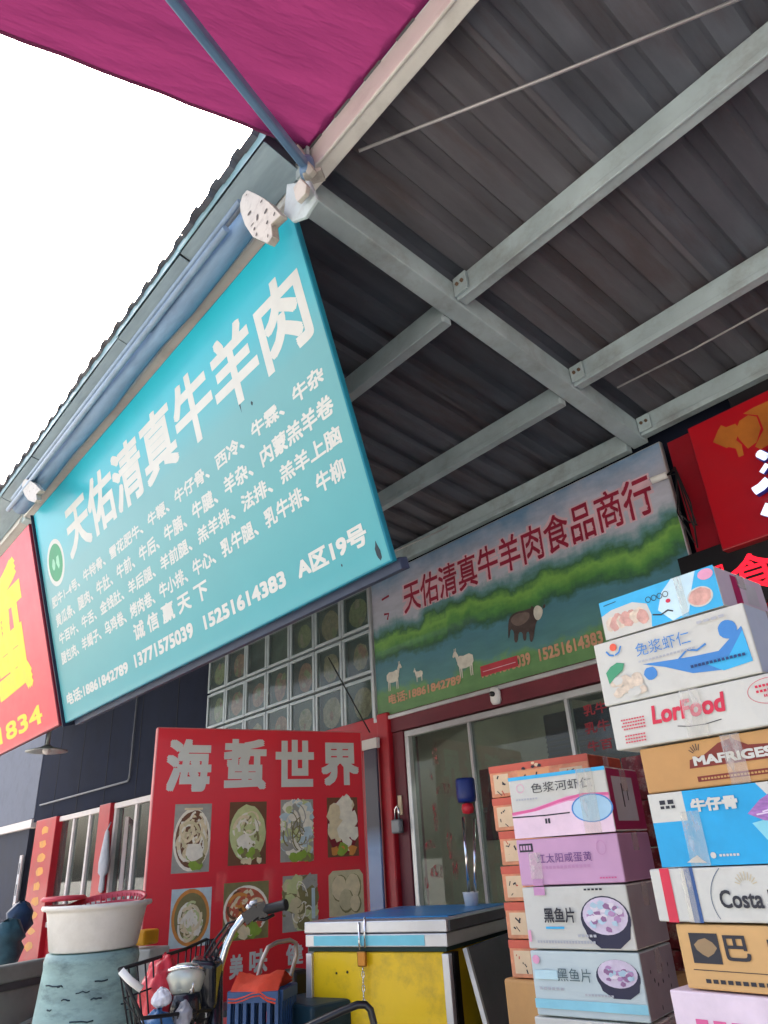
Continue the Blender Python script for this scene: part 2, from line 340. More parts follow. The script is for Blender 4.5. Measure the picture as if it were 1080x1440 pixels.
# things in the shop
LAMP = mat('lamp_tube', (250,250,240), .4, vary=0, emit=30)
t_ = thing('tube_light', 'lit white tube light on the shop ceiling behind the window', 'light', (-2.9, 6.0, 2.86))
m = MB(); m.box((-3.5, 5.96, 2.93), (-2.3, 6.04, 2.995), FRAMEW); m.build('housing', t_, bevel=.005)
m = MB(); m.tube([(-3.45, 6.0, 2.9), (-2.35, 6.0, 2.9)], .018, LAMP); m.build('tube', t_)
ac = atY(800, 1035, 6.6)
t_ = thing('air_conditioner', 'dark wall unit high on the wall inside the shop', 'air conditioner', (ac.x, 6.6, ac.z-.16))
NAVY = mat('navy_plastic', (34,48,78), .45, vary=.15)
m = MB(); m.box((ac.x-.5, 6.5, ac.z-.25), (ac.x+.5, 7.39, ac.z+.25), NAVY); bd = m.build('case', t_, bevel=.03)
m = MB(); 
for k in range(5): m.box((ac.x-.4, 6.485, ac.z-.2+k*.05), (ac.x+.4, 6.497, ac.z-.18+k*.05), BLACKP)
m.build('grille', bd)
sb = atY(700, 1010, 5.2)
t_ = MB(); t_.box((-4.6, 5.1, 2.62), (-1.2, 5.4, 2.99), mat('ceiling_beam_grey', (74,76,80), .6)); tag(t_.build('ceiling_beam', bevel=.01), kind='structure')
SHM = mat('shelf_steel', (120,124,126), .5, .3); sh_ = thing('wall_shelf', 'grey steel wall shelf with packets seen through the shop window', 'shelf', (-4.75, 6.2, 1.8))
m = MB(); m.box((-4.9, 5.2, 1.8), (-4.55, 7.2, 1.83), SHM); m.build('shelf_board', sh_, bevel=.003)
for y in (5.4, 6.2, 7.0): m = MB(); m.box((-4.9, y, 1.6), (-4.6, y+.02, 1.8), SHM); m.build('shelf_bracket', sh_)
rr = random.Random(21); y = 5.3
for k, (nm, c) in enumerate((('brick red',(150,60,50)),('slate blue',(70,100,140)),('cream',(200,190,168)),('ochre',(160,116,66)),('sage green',(96,126,92)),('pale yellow',(206,194,96)))):
    w_ = rr.uniform(.2,.3); h_ = rr.uniform(.2,.4); m = MB(); m.box((-4.85, y, 1.831), (-4.6, y+w_, 1.831+h_), mat('packet_'+nm.replace(' ','_'), c, .6, vary=.15)); y += w_+rr.uniform(.02,.06)
    tag(m.build('packet', bevel=.008), nm+' packet on the wall shelf inside the shop', 'packet', 'packets on the shop shelf')
# red bag hanging in the shop
rb = atY(693, 1152, 4.9); m = MB(); R2 = mat('dark_red_cloth', (120,22,40), .7, vary=.2)
m.hexa([(rb.x-.06,4.85,rb.z-.16),(rb.x+.12,4.85,rb.z-.16),(rb.x+.12,4.95,rb.z-.16),(rb.x-.06,4.95,rb.z-.16),(rb.x-.02,4.88,rb.z+.12),(rb.x+.1,4.88,rb.z+.08),(rb.x+.1,4.92,rb.z+.08),(rb.x-.02,4.92,rb.z+.12)], R2)
m.tube([(rb.x-.01,4.9,rb.z+.1),(rb.x+.0,4.9,rb.z+.24),(rb.x+.08,4.9,rb.z+.1)], .006, R2)
tag(m.build('hanging_bag', bevel=.02), 'dark red bag hanging inside the shop behind the window', 'bag')

# things on the left wall
nf = Frame(atY(20, 1274, D-.02), (1,0,0), (0,0,1)); u1, v1 = nf.pix(30, 1203); u1 = abs(nf.pix(33,1205)[0])
t_ = thing('framed_notice', 'white framed notice hung on the far left shop door', 'notice', nf)
m = MB(nf); m.box((0,0,0), (u1*1.25,v1,.03), FRAMEW); m.build('frame', t_, bevel=.004)
m = MB(nf); m.lay = .031; m.rect(u1*.18, v1*.08, u1*1.05, v1*.92, mat('paper', (196,200,204), .7)); 
GREYP = mat('grey_print', (92,96,104), .7)
m.rect(u1*.25, v1*.62, u1*.98, v1*.84, GREYP); m.rect(u1*.25, v1*.2, u1*.98, v1*.42, GREYP); m.build('print', t_)
hb = atY(146, 1215, D-.14); m = MB(); CL = mat('grey_white_cloth', (188,192,200), .8, vary=.12, bump=.4, scale=9)
m.lathe([(.01,.42),(.05,.38),(.09,.2),(.13,.02),(.12,-.1),(.06,-.14),(.07,-.3),(.03,-.33),(.0,-.33)], CL, hb, 12, sx=.9, sy=.45)
m.tube([(hb.x,hb.y,hb.z+.41),(hb.x+.02,hb.y+.03,hb.z+.5)], .008, CL)
tag(m.build('cloth_bag'), 'pale grey cloth bundle hanging on the red column between two windows', 'bag')
BLUEB = mat('blue_plastic_sheet', (44,72,104), .4, vary=.3, bump=.5, scale=5)
for i, (px, py, R, s, lab) in enumerate(((28,1290,9.6,.17,'blue plastic bundle hanging before the far left red column'),(8,1325,9.2,.22,'teal and blue plastic heap at the left edge by the ledge'))):
    c = atR(px, py, R); m = MB(); rr = random.Random(i)
    prof = [(0,-s*1.1),(s*.5,-s),(s*.8,-s*.4),(s*.65,0),(s*.85,s*.3),(s*.4,s*.8),(0,s*.85)]
    m.lathe(prof, BLUEB if i == 0 else mat('teal_plastic', (66,104,112), .45, vary=.3, bump=.5), c, 11)
    for v in m.v: v += Vector((rr.uniform(-1,1), rr.uniform(-1,1), rr.uniform(-1,1)))*s*.14
    tag(m.build('plastic_bundle'), lab, 'bundle', 'blue plastic bundles at the left')
# ledge running in front of the left shops
f_ = atY(142,1108,D); 
# ================================================================ CANOPY
def zr(Y): return 4.36-.133*Y             # underside of the rafters
cano = thing('market_canopy', 'steel framed canopy with dark corrugated roof sheets along the shop fronts', 'canopy', (-3, 1.3, 0))
XR = -1.9
for x in (XR, XR-4.1, XR-8.2, XR+4.4):
    m = MB(); w = .055
    m.hexa([(x-w,1.27,zr(1.27)),(x+w,1.27,zr(1.27)),(x+w,4.02,zr(4.02)),(x-w,4.02,zr(4.02)),(x-w,1.27,zr(1.27)+.13),(x+w,1.27,zr(1.27)+.13),(x+w,4.02,zr(4.02)+.13),(x-w,4.02,zr(4.02)+.13)], STEEL); m.build('rafter', cano, bevel=.006)
bays = [(XR+.06, XR+4.34, 0), (XR-4.04, XR-.06, -.05), (XR-8.14, XR-4.16, -.05), (XR+4.46, XR+7, 0)]
for x0, x1, dz in bays:
    for Y, h, w, mt in ((1.30,.17,.07,STEEL2),(2.29,.15,.06,STEEL),(3.27,.14,.06,STEEL),(3.97,.14,.06,STEEL)):
        z0 = zr(Y)+.015+(dz if Y > 1.5 else 0)
        m = MB(); m.box((x0, Y-w/2, z0), (x1, Y+w/2, z0+h), mt)
        m.box((x0, Y-w/2-.012, z0-.008), (x1, Y-w/2+.002, z0+.03), mt)      # rolled lower lip
        m.build('purlin', cano, bevel=.004)
        # little cleats where the purlin meets the rafter
        c = MB(); c.box((x0+.001, Y-w/2-.03, z0+.01), (x0+.09, Y-w/2-.014, z0+h-.02), STEEL); cl_o = c.build('cleat', cano, bevel=.002)
        for q in (.03,.065):
            c = MB(); c.lathe([(.011,0),(.011,.01),(0,.011)], mat('rusty_bolt', (104,82,66), .6, .3), (x0+q, Y-w/2-.03, z0+h*.5), 6, axis=(0,-1,0)); c.build('bolt', cl_o)
# corrugated sheets: trapezoid ribs running from the front edge to the wall
pitch, rib = .205, .036
prof = []
for k in range(4):
    b = k*pitch
    prof += [(b, 0), (b+.095, 0), (b+.115, rib), (b+.175, rib), (b+.198, 0)]
prof.append((4*pitch+.02, 0.0))
def zs(Y): return zr(Y)+.17
sheet_me = None
for i in range(26):
    x0 = -13.25+i*.82; Yf = 1.04 if x0 < -1.9 else 1.25; dz = .004*(i % 2)
    m = MB(); n = len(prof); rr = random.Random(i); e = rr.uniform(-.03,.03) if x0 < -1.9 else rr.uniform(-.01,.01)
    vs = []
    for (Y) in (Yf+e, 2.3, 4.15):
        for a, b in prof: vs.append((x0+a, Y, zs(Y)+b+dz))
    for (Y) in (Yf+e, 2.3, 4.15):
        for a, b in prof: vs.append((x0+a, Y, zs(Y)+b+dz+.0025))
    fs = []
    for r_ in range(2):
        for k in range(n-1):
            q = r_*n+k; fs.append((q, q+n, q+n+1, q+1)); q2 = q+3*n; fs.append((q2, q2+1, q2+n+1, q2+n))
    for k in range(n-1): fs.append((k, k+1, k+1+3*n, k+3*n))
    sm = [SHEETM, mat('roof_sheet_b', (80,86,96), .7, vary=.22, scale=2, dirt=(68,48,42,.85), dscale=1.4, stretch=(3,.6,1)), mat('roof_sheet_c', (94,94,100), .7, vary=.22, scale=2, dirt=(74,54,46,.85), dscale=1.4, stretch=(3,.6,1))][i % 3]
    m.add(vs, fs, sm); m.build('roof_sheet', cano)
# sag rods and loose wires under the sheets
ROD = mat('rod_steel', (170,170,172), .4, .5)
for a, b, r in ((atZ(505,212,4.24), atZ(1080,-18,4.18), .008), (atZ(868,545,3.93), atZ(1095,425,3.96), .006), (atZ(556,775,3.86), atZ(700,705,3.95), .006)):
    m = MB(); m.tube([a, (a+b)/2-Vector((0,0,.012)), b], r, ROD, 6); m.build('sag_rod', cano)
# front edge: rough bluish flashing under the sheet edge, left of the rafter
FLASH = mat('pale_teal_flashing', (122,160,168), .45, vary=.15, scale=5, dirt=(92,112,122,.6))
for k in range(9):
    x0 = -9.2+k*.82; m = MB(); rr = random.Random(40+k); z = zs(1.05)
    m.add([(x0,1.06,z+.02),(x0+.84,1.06,z+.02),(x0+.84,1.045+rr.uniform(0,.01),z-.07+rr.uniform(-.02,.02)),(x0,1.045,z-.07+rr.uniform(-.02,.02)),
           (x0,1.065,z+.02),(x0+.84,1.065,z+.02),(x0+.84,1.055,z-.07),(x0,1.05,z-.07)], [(0,3,2,1),(4,5,6,7),(2,3,7,6),(0,1,5,4)], FLASH); m.build('edge_flashing', cano)

SOFF = mat('eave_soffit_sheet', (132,152,162), .55, vary=.16, scale=4, dirt=(88,104,118,.6), stretch=(.5,3,3))
for k in range(9):
    x0 = -9.2+k*.82; z = zs(1.05); m = MB(); rr = random.Random(70+k); a_ = rr.uniform(-.012,.012)
    m.hexa([(x0,1.06,z-.075+a_),(x0+.815,1.06,z-.075-a_),(x0+.815,1.258,z-.13),(x0,1.258,z-.13),(x0,1.06,z-.07+a_),(x0+.815,1.06,z-.07-a_),(x0+.815,1.258,z-.125),(x0,1.258,z-.125)], SOFF); m.build('soffit_sheet', cano)
# ================================================================ FOLDED AWNING over the blue sign
AWB = mat('blue_grey_awning_cloth', (116,146,176), .6, vary=.2, scale=3, bump=.15, dirt=(70,92,126,.6), stretch=(.6,3,3))
fa = thing('folded_awning', 'rolled up blue grey awning fixed above the turquoise shop sign', 'awning', (-3.9, 1.15, 4.1))
m = MB(); pts = [(-5.7+i*.36, 1.17, 4.21+.006*math.sin(i*2.1)) for i in range(11)]; m.tube([(a,b,c-.045) for a,b,c in pts], .09, AWB, 18, rs=[.06+.007*math.sin(i*1.7) for i in range(11)]); m.build('roller_cloth', fa)
ARMB = mat('dull_blue_bar', (138,160,182), .5, .1)
m = MB(); m.tube([(-5.72,1.09,4.13),(-2.2,1.09,4.13)], .018, ARMB, 10); m.build('front_bar', fa)
m = MB(); m.tube([(-5.7,1.10,4.225),(-2.1,1.10,4.225)], .014, ARMB, 8); m.build('torsion_bar', fa)
m = MB(); 
for i in range(3):
    x = -5.2+i*1.05; m.tube([(x,1.10,4.15),(x+.5,1.125,4.20),(x+.95,1.13,4.26)], .013, ALU, 8)
m.build('folding_arm', fa)
CAST = mat('cast_bracket_paint', (172,170,162), .5, vary=.1, dirt=(90,80,72,.7), dscale=14)
BRF = Frame(atY(362,300,1.08), (1,0,0), (0,0,1))
def plate(pts, th, name, parent, back=0., shift=(0,0), k=1., mt=None):
    P = [BRF.pix((x-362)*k+362+shift[0], (y-300)*k+300+shift[1]) for x, y in pts]
    if sum(P[i][0]*P[(i+1) % len(P)][1]-P[(i+1) % len(P)][0]*P[i][1] for i in range(len(P))) < 0: P = P[::-1]
    n = len(P); m = MB(BRF); m.add([(a,b,-back-th) for a,b in P]+[(a,b,-back) for a,b in P], [list(range(n))[::-1], list(range(n,2*n))]+[(q,(q+1)%n,n+(q+1)%n,n+q) for q in range(n)], mt or CAST)
    return m.build(name, parent, bevel=.003)
PL1 = [(337,287),(341,274),(347,267),(357,271),(368,277),(378,284),(395,302),(381,315),(383,332),(376,342),(355,333),(344,316),(338,298)]
HO = [(347,274,3,2),(368,283,4,3),(374,297,6,5),(386,301,3,5),(376,313,4,4),(377,332,2,5),(362,306,4,9),(355,316,6,2),(358,322,3,5),(361,330,3,5),(351,300,8,4)]
def bracket(parent, shift=(0,0), k=1.):
    o = plate(PL1, .035, 'bracket', parent, 0, shift, k); d = MB(BRF); d.lay = .0012
    for x, y, w, h in HO:
        u, v = BRF.pix((x-362)*k+362+shift[0], (y-300)*k+300+shift[1]); d.ell(u, v, w*.0022*k, h*.0022*k, mat('bolt_hole_dark', (70,66,66), .7), 8, wob=.2)
    d.build('bolt_hole', o); return o
bracket(fa); bracket(fa, (-320,388), .45)
plate([(412,277),(409,262),(419,248),(428,258),(426,270),(415,282)], .02, 'lug', fa, .01)
plate([(384,292),(389,250),(420,244),(430,270),(414,296),(396,303)], .015, 'end_plate', fa, .05, mt=STEEL)

# ================================================================ MAGENTA AWNING over the camera
PINK = mat_cloth('magenta_awning_cloth', (122,46,88), .28)
aw = thing('magenta_awning', 'opened magenta fabric awning sloping out from the canopy edge overhead', 'awning', (0, 1.1, 4.3))
nx, ny = 22, 14; vs = []; X0, X1, Y0, Y1 = -1.77, 2.3, 1.262, -.35
for j in range(ny+1):
    for i in range(nx+1):
        a, b = i/nx, j/ny; x = X0+(X1-X0)*a; y = Y0+(Y1-Y0)*b
        z = 4.366-.355*(Y0-y)-.02*math.sin(math.pi*b)*min(1, a*6)*(1+.4*math.sin(a*9))
        if i == 0: x += .003*math.sin(j*2.3)
        vs.append((x, y, z))
fs = [(j*(nx+1)+i, j*(nx+1)+i+1, (j+1)*(nx+1)+i+1, (j+1)*(nx+1)+i) for j in range(ny) for i in range(nx)]
m = MB(); m.add(vs, fs, PINK, True); cl = m.build('fabric', aw)
PINK2 = mat('awning_hem', (110,44,84), .7, vary=.1)
for q in (5, 11, 17):
    m = MB(); P_ = [Vector(vs[j*(nx+1)+q])-Vector((0,0,.002)) for j in range(ny+1)]; m.tube(P_, .004, PINK2, 5); m.build('seam', cl)
m = MB(); m.tube([Vector(vs[j*(nx+1)])+Vector((.004,0,-.004)) for j in range(ny+1)], .007, PINK2, 6); m.build('hem', cl)
BLUEARM = mat('blue_grey_arm_paint', (96,126,158), .35, .2, .1)
j0 = atY(432, 236, 1.22); k0 = ray(245, 0); k0 = EYE+k0*(2.55/k0.z); k1 = j0+(k0-j0)*1.55
m = MB(); m.bar(j0, k1, .035, .05, BLUEARM); m.build('folding_arm', aw, bevel=.008)
m = MB(); m.bar(k1, (-1.65,-.33,3.78), .03, .045, BLUEARM); m.build('forearm', aw, bevel=.008)
m = MB(); m.tube([(X0,-.36,3.78),(X1,-.36,3.78)], .03, ALU, 10); m.build('front_bar', aw)
jb = thing('arm_bracket', 'bolted steel bracket joining the magenta awning arm to the front beam', 'bracket', j0)
m = MB(); m.lathe([(0,-.05),(.03,-.05),(.034,-.03),(.034,.03),(.03,.05),(0,.05)], BLUEARM, j0, 14); m.build('pivot', jb)
m = MB(); m.bar(atY(415,205,1.2), atY(440,245,1.22), .03, .035, CAST); m.build('clamp', jb, bevel=.005)
m = MB(); m.bar(j0+Vector((-.02,0,-.05)), j0+Vector((.05,.05,-.05)), .06, .02, CAST); m.build('plate', jb, bevel=.004)

# ================================================================ SIGNS
def board(F, w, h, t, face, edge, name, label, cat):
    o = thing(name, label, cat, F)
    m = MB(F); m.box((0,0,-t), (w,h,0), edge); pn = m.build('panel', o, bevel=.006)
    m = MB(F); m.rect(.008,.008,w-.008,h-.008, face, .0011); m.build('printed_face', pn)
    return o
def put(m, F, s, bl, tr, mt, bold=.01, **k):
    u0, v0 = F.pix(*bl); u1, v1 = F.pix(*tr); m.text(s, u0, v0, u1, v1, mt, bold, **k)
# turquoise sign: leans out at the top
yb = 1.75; BL = atY(92,1017,yb); BR = atY(552,790,yb); TL = atY(52,708,yb*.729); TR = atY(420,304,yb*.729)
BL.z = BR.z = (BL.z+BR.z)/2; TLm = (TL.z+TR.z)/2
bs = Frame(BL, BR-BL, Vector((0, (TL.y-BL.y), TLm-BL.z))); bw = (BR-BL).length; bh = math.hypot(TL.y-BL.y, TLm-BL.z)
import numpy as _np
def homography(px, uv):
    A = []
    for (x, y), (u, v) in zip(px, uv): A += [[x,y,1,0,0,0,-u*x,-u*y,-u], [0,0,0,x,y,1,-v*x,-v*y,-v]]
    h = _np.linalg.svd(_np.array(A, float))[2][-1].reshape(3,3)
    def f(x, y): p = h @ _np.array([x,y,1.0]); return (float(p[0]/p[2]), float(p[1]/p[2]))
    return f
bs.pix = homography([(92,1017),(552,790),(421,304),(52,708)], [(0,0),(bw,0),(bw,bh),(0,bh)])
TURQ = mat_ramp('turquoise_print', 1, 0, bh, [(0,(58,156,166)),(.35,(84,156,160)),(.62,(92,156,160)),(.8,(52,164,178)),(1,(36,180,202))], .38, .12)
TEDGE = mat('turquoise_edge', (20,128,152), .5, vary=.1)
sg = board(bs, bw, bh, .03, TURQ, TEDGE, 'shop_sign', 'large turquoise shop sign with white Chinese lettering under the canopy edge', 'sign')
LET = mat('white_letter_vinyl', (200,203,198), .55, vary=.04, scale=8)
m = MB(bs); put(m, bs, '天佑清真牛羊肉', (106.5,777), (423,365), LET, .026, space=1.0); m.build('title_lettering', sg)
for s, a, b in (('肥牛1–4号、牛特骨、雪花肥牛、牛鞭、牛仔骨、西冷、牛霖、牛杂', (78,847), (457,518)),
                ('黄瓜条、腿肉、牛肚、牛前、牛后、牛腩、牛腱、羊杂、内蒙羔羊卷', (83.5,875), (469,557.6)),
                ('牛百叶、牛舌、金钱肚、羊后腿、羊前腿、羔羊排、法排、羔羊上脑', (87.5,901), (479.5,601)),
                ('腿包肉、羊蝎子、乌鸡卷、烤肉卷、牛小排、牛心、乳牛腿、乳牛排、牛柳', (90,930), (484.7,647)),
                ('诚 信 赢 天 下', (197,897), (297,811))):
    m = MB(bs); put(m, bs, s, a, (b[0]+1,b[1]-5), LET, .027); m.build('product_lettering', sg)
for s, a, b in (('电话:18861842789', (96.7,991), (184,929)), ('13771575039', (197,935.6), (277.5,876)), ('15251614383', (297,881.7), (405.7,805)), ('A区19号', (428,813.6), (513.8,741))):
    m = MB(bs); put(m, bs, s, a, (b[0],b[1]-7), LET, .036); m.build('phone_lettering', sg)
m = MB(bs); cu, cv = bs.pix(83.5,778.5); rv = (bs.pix(80,744)[1]-bs.pix(86,813)[1])/2; ru = rv
m.ell(cu, cv, ru, rv, LET); m.ell(cu, cv, ru*.8, rv*.8, mat('emblem_green', (64,150,108), .5, vary=.1))
for a in (-.25,.25): m.ell(cu+ru*a, cv-rv*.02, ru*.17, rv*.28, mat('emblem_pale_green', (150,206,176), .5), n=8, wob=.25)
m.build('emblem', sg)
TORN = mat('torn_dark', (38,56,66), .7, vary=.2)
m = MB(bs); a = bs.pix(344,515); b = bs.pix(350,571); m.poly([(a[0]-.004,a[1]),(a[0]+.005,a[1]),(b[0]+.012,b[1]+.08),(b[0],b[1]-.02),(b[0]-.012,b[1]+.07)], TORN)
a = bs.pix(365,563); m.ell(a[0],a[1],.008,.011,TORN,8,wob=.3); a = bs.pix(533,776); m.ell(a[0],a[1],.014,.042,TORN,9,wob=.3); a = bs.pix(485,794); m.ell(a[0],a[1],.005,.007,TORN,6)
m.build('tear', sg)
# steel support behind the lower edge
m = MB(bs); m.box((.02,-.03,-.11), (bw-.02,.02,-.06), mat('dark_blue_steel', (58,72,98), .5)); m.build('support_rail', sg, bevel=.004)
m = MB(bs); m.box((-.015,-.02,-.1), (-.003,bh,.02), mat('dark_gap_trim', (30,40,62), .6)); m.build('side_trim', sg)

# red sign with yellow lettering, left
RB = bs.P(-.075, .005, .02); 
rs = Frame(RB-bs.ex*2.2, bs.ex, bs.ey); rw = 2.2; rs.pix = lambda x, y: (bs.pix(x,y)[0]+2.2+.075, bs.pix(x,y)[1]-.005); rh = rs.pix(47,722)[1]
REDS = mat('red_sign_print', (226,66,80), .4, vary=.06, coat=.15); YEL = mat('yellow_letter', (222,208,40), .45, vary=.06)
rsn = board(rs, rw, rh, .05, REDS, mat('red_sign_edge', (120,30,52), .5), 'shop_sign', 'red sign with big yellow lettering beside the turquoise sign', 'sign')
m = MB(rs); u1, v0 = rs.pix(50,958); v1 = rs.pix(30,765)[1]; wch = 0.95
m.text('蜇', u1-wch, v0-.01, u1+.02, v1+.03, YEL, .04); m.build('lettering', rsn)
m = MB(rs); u1, v1 = rs.pix(58,985); u0, v0 = rs.pix(-2,1048); m.text('1834', u0-.02, v0, u1+.03, v1-.01, YEL, .025); m.build('phone_lettering', rsn)
# dish lamp below it
lp = atY(66, 1054, 1.95); LM = mat('enamel_lamp', (150,160,160), .35, .3)
t_ = thing('dish_lamp', 'shallow grey metal dish lamp hanging under the red and yellow sign', 'lamp', lp)
m = MB(); m.lathe([(.0,.035),(.03,.034),(.05,.02),(.17,-.012),(.172,-.018),(.05,.008),(0,.02)], LM, lp, 28); m.build('shade', t_)
m = MB(); m.tube([lp+Vector((0,0,.03)), lp+Vector((0,0,.12)), lp+Vector((-.02,.0,.3))], .018, LM, 10); m.build('stem', t_)
m = MB(); m.lathe([(0,-.045),(.03,-.03),(.035,-.005),(.02,.012)], FRAMEW, lp, 14); m.build('bulb', t_)

# banner with meadow, cattle and sheep over the shop window
bx0 = atY(531,1011,D-.05).x; bx1 = atY(925,629,D-.05).x+.02; bz0 = atY(531,1011,D-.05).z; bz1 = 3.76
bf = Frame((bx0, D-.05, bz0), (1,0,0), (0,0,1)); fw, fh = bx1-bx0, bz1-bz0
def mat_landscape(name, h):
    m = bpy.data.materials.new(name); m.use_nodes = True; t = m.node_tree; b = t.nodes['Principled BSDF']; L = t.links.new
    tc = t.nodes.new('ShaderNodeTexCoord'); sp = t.nodes.new('ShaderNodeSeparateXYZ'); L(tc.outputs['Object'], sp.inputs[0])
    def noise(sc, det, stretch):
        mp = t.nodes.new('ShaderNodeMapping'); mp.inputs['Scale'].default_value = stretch; L(tc.outputs['Object'], mp.inputs[0])
        n = t.nodes.new('ShaderNodeTexNoise'); n.inputs['Scale'].default_value = sc; n.inputs['Detail'].default_value = det; n.inputs['Roughness'].default_value = .6; L(mp.outputs[0], n.inputs['Vector']); return n.outputs['Fac']
    def op(kind, a, b_):
        q = t.nodes.new('ShaderNodeMath'); q.operation = kind
        for k, v in ((0, a), (1, b_)):
            if isinstance(v, (int, float)): q.inputs[k].default_value = v
            else: L(v, q.inputs[k])
        return q.outputs[0]
    n1 = noise(2.0, 6, (1,.5,1)); n2 = noise(9, 8, (1,2.2,1)); n3 = noise(4, 6, (1,3,1))
    v = op('DIVIDE', sp.outputs[1], h); w = op('ADD', v, op('MULTIPLY', op('SUBTRACT', n1, .5), .42)); w = op('ADD', w, op('MULTIPLY', op('SUBTRACT', n2, .5), .09))
    r = t.nodes.new('ShaderNodeValToRGB'); e = r.color_ramp.elements
    st = [(0,(92,132,84)),(.12,(106,150,96)),(.17,(84,132,134)),(.34,(78,126,140)),(.385,(58,98,74)),(.44,(84,140,74)),(.5,(122,172,84)),(.55,(62,108,74)),(.6,(104,146,150)),(.66,(178,184,196)),(.82,(184,186,200)),(1,(110,146,178))]
    while len(e) < len(st): e.new(.5)
    for k, (p, c) in enumerate(st): e[k].position = p; e[k].color = (*lin(c), 1)
    L(w, r.inputs[0]); mr = t.nodes.new('ShaderNodeMapRange'); mr.inputs[3].default_value = .72; mr.inputs[4].default_value = 1.28; L(n3, mr.inputs[0])
    hs = t.nodes.new('ShaderNodeHueSaturation'); L(r.outputs[0], hs.inputs['Color']); L(mr.outputs[0], hs.inputs['Value']); L(hs.outputs[0], b.inputs['Base Color']); b.inputs['Roughness'].default_value = .4; b.inputs['Coat Weight'].default_value = .15
    bp = t.nodes.new('ShaderNodeBump'); bp.inputs['Strength'].default_value = .1; L(n1, bp.inputs['Height']); L(bp.outputs[0], b.inputs['Normal'])
    MATS[name] = m; return m
SKYP = mat_landscape('meadow_photo_print', fh)
ban = board(bf, fw, fh, .04, SKYP, ALU, 'shop_banner', 'printed meadow banner with cattle, sheep and red lettering above the shop window', 'sign')
def greens(n, c, v=.3): return mat(n, c, .45, vary=v*1.5, scale=7, coat=.1, dirt=(56,102,80,.5), dscale=4)
LAKE = mat('print_lake_blue', (92,142,150), .4, vary=.12, scale=3); HILL = greens('print_hill_green', (86,142,84)); HILD = greens('print_dark_green', (62,110,84)); MEAD = greens('print_meadow', (120,178,86), .2); MTN = mat('print_mountain', (98,138,150), .45, vary=.2)
def cl_(p): return (min(max(p[0],.012),fw-.012), min(max(p[1],.012),fh-.012))
def area(m, pts, mt, it=2):
    P = [bf.pix(*p) for p in pts]
    for _ in range(it): P = [q for i in range(len(P)) for q in ((.75*P[i][0]+.25*P[(i+1) % len(P)][0], .75*P[i][1]+.25*P[(i+1) % len(P)][1]), (.25*P[i][0]+.75*P[(i+1) % len(P)][0], .25*P[i][1]+.75*P[(i+1) % len(P)][1]))]
    m.poly([cl_(p) for p in P], mt)
WOOL = mat('print_wool', (206,204,192), .5, vary=.12, scale=20); COW = mat('print_dark_hide', (78,66,64), .5, vary=.3, scale=14); COW2 = mat('print_brown_hide', (112,98,92), .5, vary=.2, scale=14)
def animal(x, y, s, flip, body, head, horn=False):
    m = MB(bf); u, v = bf.pix(x, y); f = -1 if flip else 1
    for a in (-.42,-.3,.3,.42): m.poly([(u+f*(a-.04)*s, v-.2*s), (u+f*(a+.05)*s, v-.2*s), (u+f*(a+.03)*s, v-.78*s), (u+f*(a-.02)*s, v-.78*s)], body)
    m.poly([(u+f*p*s, v+q*s) for p, q in ((-.55,.2),(-.3,.34),(.1,.3),(.35,.36),(.55,.25),(.56,-.05),(.4,-.3),(.0,-.34),(-.4,-.28),(-.56,-.1))], body)
    m.poly([(u+f*p*s, v+q*s) for p, q in ((.4,.1),(.45,.42),(.6,.66),(.75,.62),(.86,.42),(.8,.34),(.66,.4),(.58,.1))], head)
    if horn:
        m.stroke([(u+f*.62*s,v+.64*s),(u+f*.56*s,v+.8*s),(u+f*.7*s,v+.86*s)], .07*s, head); m.stroke([(u+f*.72*s,v+.62*s),(u+f*.86*s,v+.78*s)], .06*s, head)
        m.ell(u-f*.15*s, v+.12*s, .36*s, .2*s, COW2, 12, wob=.12)
    else:
        for a in (.6,.7): m.stroke([(u+f*a*s,v+.62*s),(u+f*(a-.02)*s,v+.8*s)], .05*s, head)
    for q in m.v: q.z += .004
    m.build('animal_print', ban)
def bull(m, pts, mt, it=2): area(m, [(740+(x-740)*.85, 884+(y-884)*.85) for x, y in pts], mt, it)
m = MB(bf); m.lay = .006
bull(m, [(711,872),(716,862),(726,856),(738,854),(750,850),(760,848),(764,856),(762,868),(757,874),(755,884),(752,906),(747,906),(746,889),(741,890),(741,904),(736,904),(735,890),(728,890),(727,907),(721,907),(721,889),(715,884),(713,900),(711,900)], COW, 1)
bull(m, [(713,872),(722,860),(738,857),(748,858),(744,872),(726,882)], COW2)
bull(m, [(753,852),(757,846),(762,846),(768,851),(768,860),(763,870),(757,870),(753,862)], WOOL, 1); bull(m, [(750,846),(754,850),(752,853),(748,850)], COW, 1); bull(m, [(768,846),(772,843),(773,848),(769,852)], COW, 1)
m.build('animal_print', ban)
animal(655,930,.15,True,WOOL,WOOL); animal(553,952,.14,False,WOOL,WOOL); animal(590,948,.075,True,WOOL,WOOL)
OUT = mat('pale_letter_outline', (214,180,190), .5); CRIM = mat('crimson_letter', (150,34,60), .5, vary=.1)
m = MB(bf); put(m, bf, '天佑清真牛羊肉食品商行', (567,867), (912,661), OUT, .085); put(m, bf, '天佑清真牛羊肉食品商行', (569.4,864.5), (909.7,663.8), CRIM, .016); m.build('title_lettering', ban)
PHON = mat('banner_phone_letter', (196,150,120), .5)
m = MB(bf); u0, v0 = bf.pix(548,995); v1 = bf.pix(845,886)[1]; ue = bf.pix(846,900)[0]
a = bf.pix(650,965)[0]; b_ = bf.pix(683,962)[0]; c_ = bf.pix(748,935)[0]; d_ = bf.pix(760,930)[0]
hgt = .085; v0 = bf.pix(548,990)[1]-.01

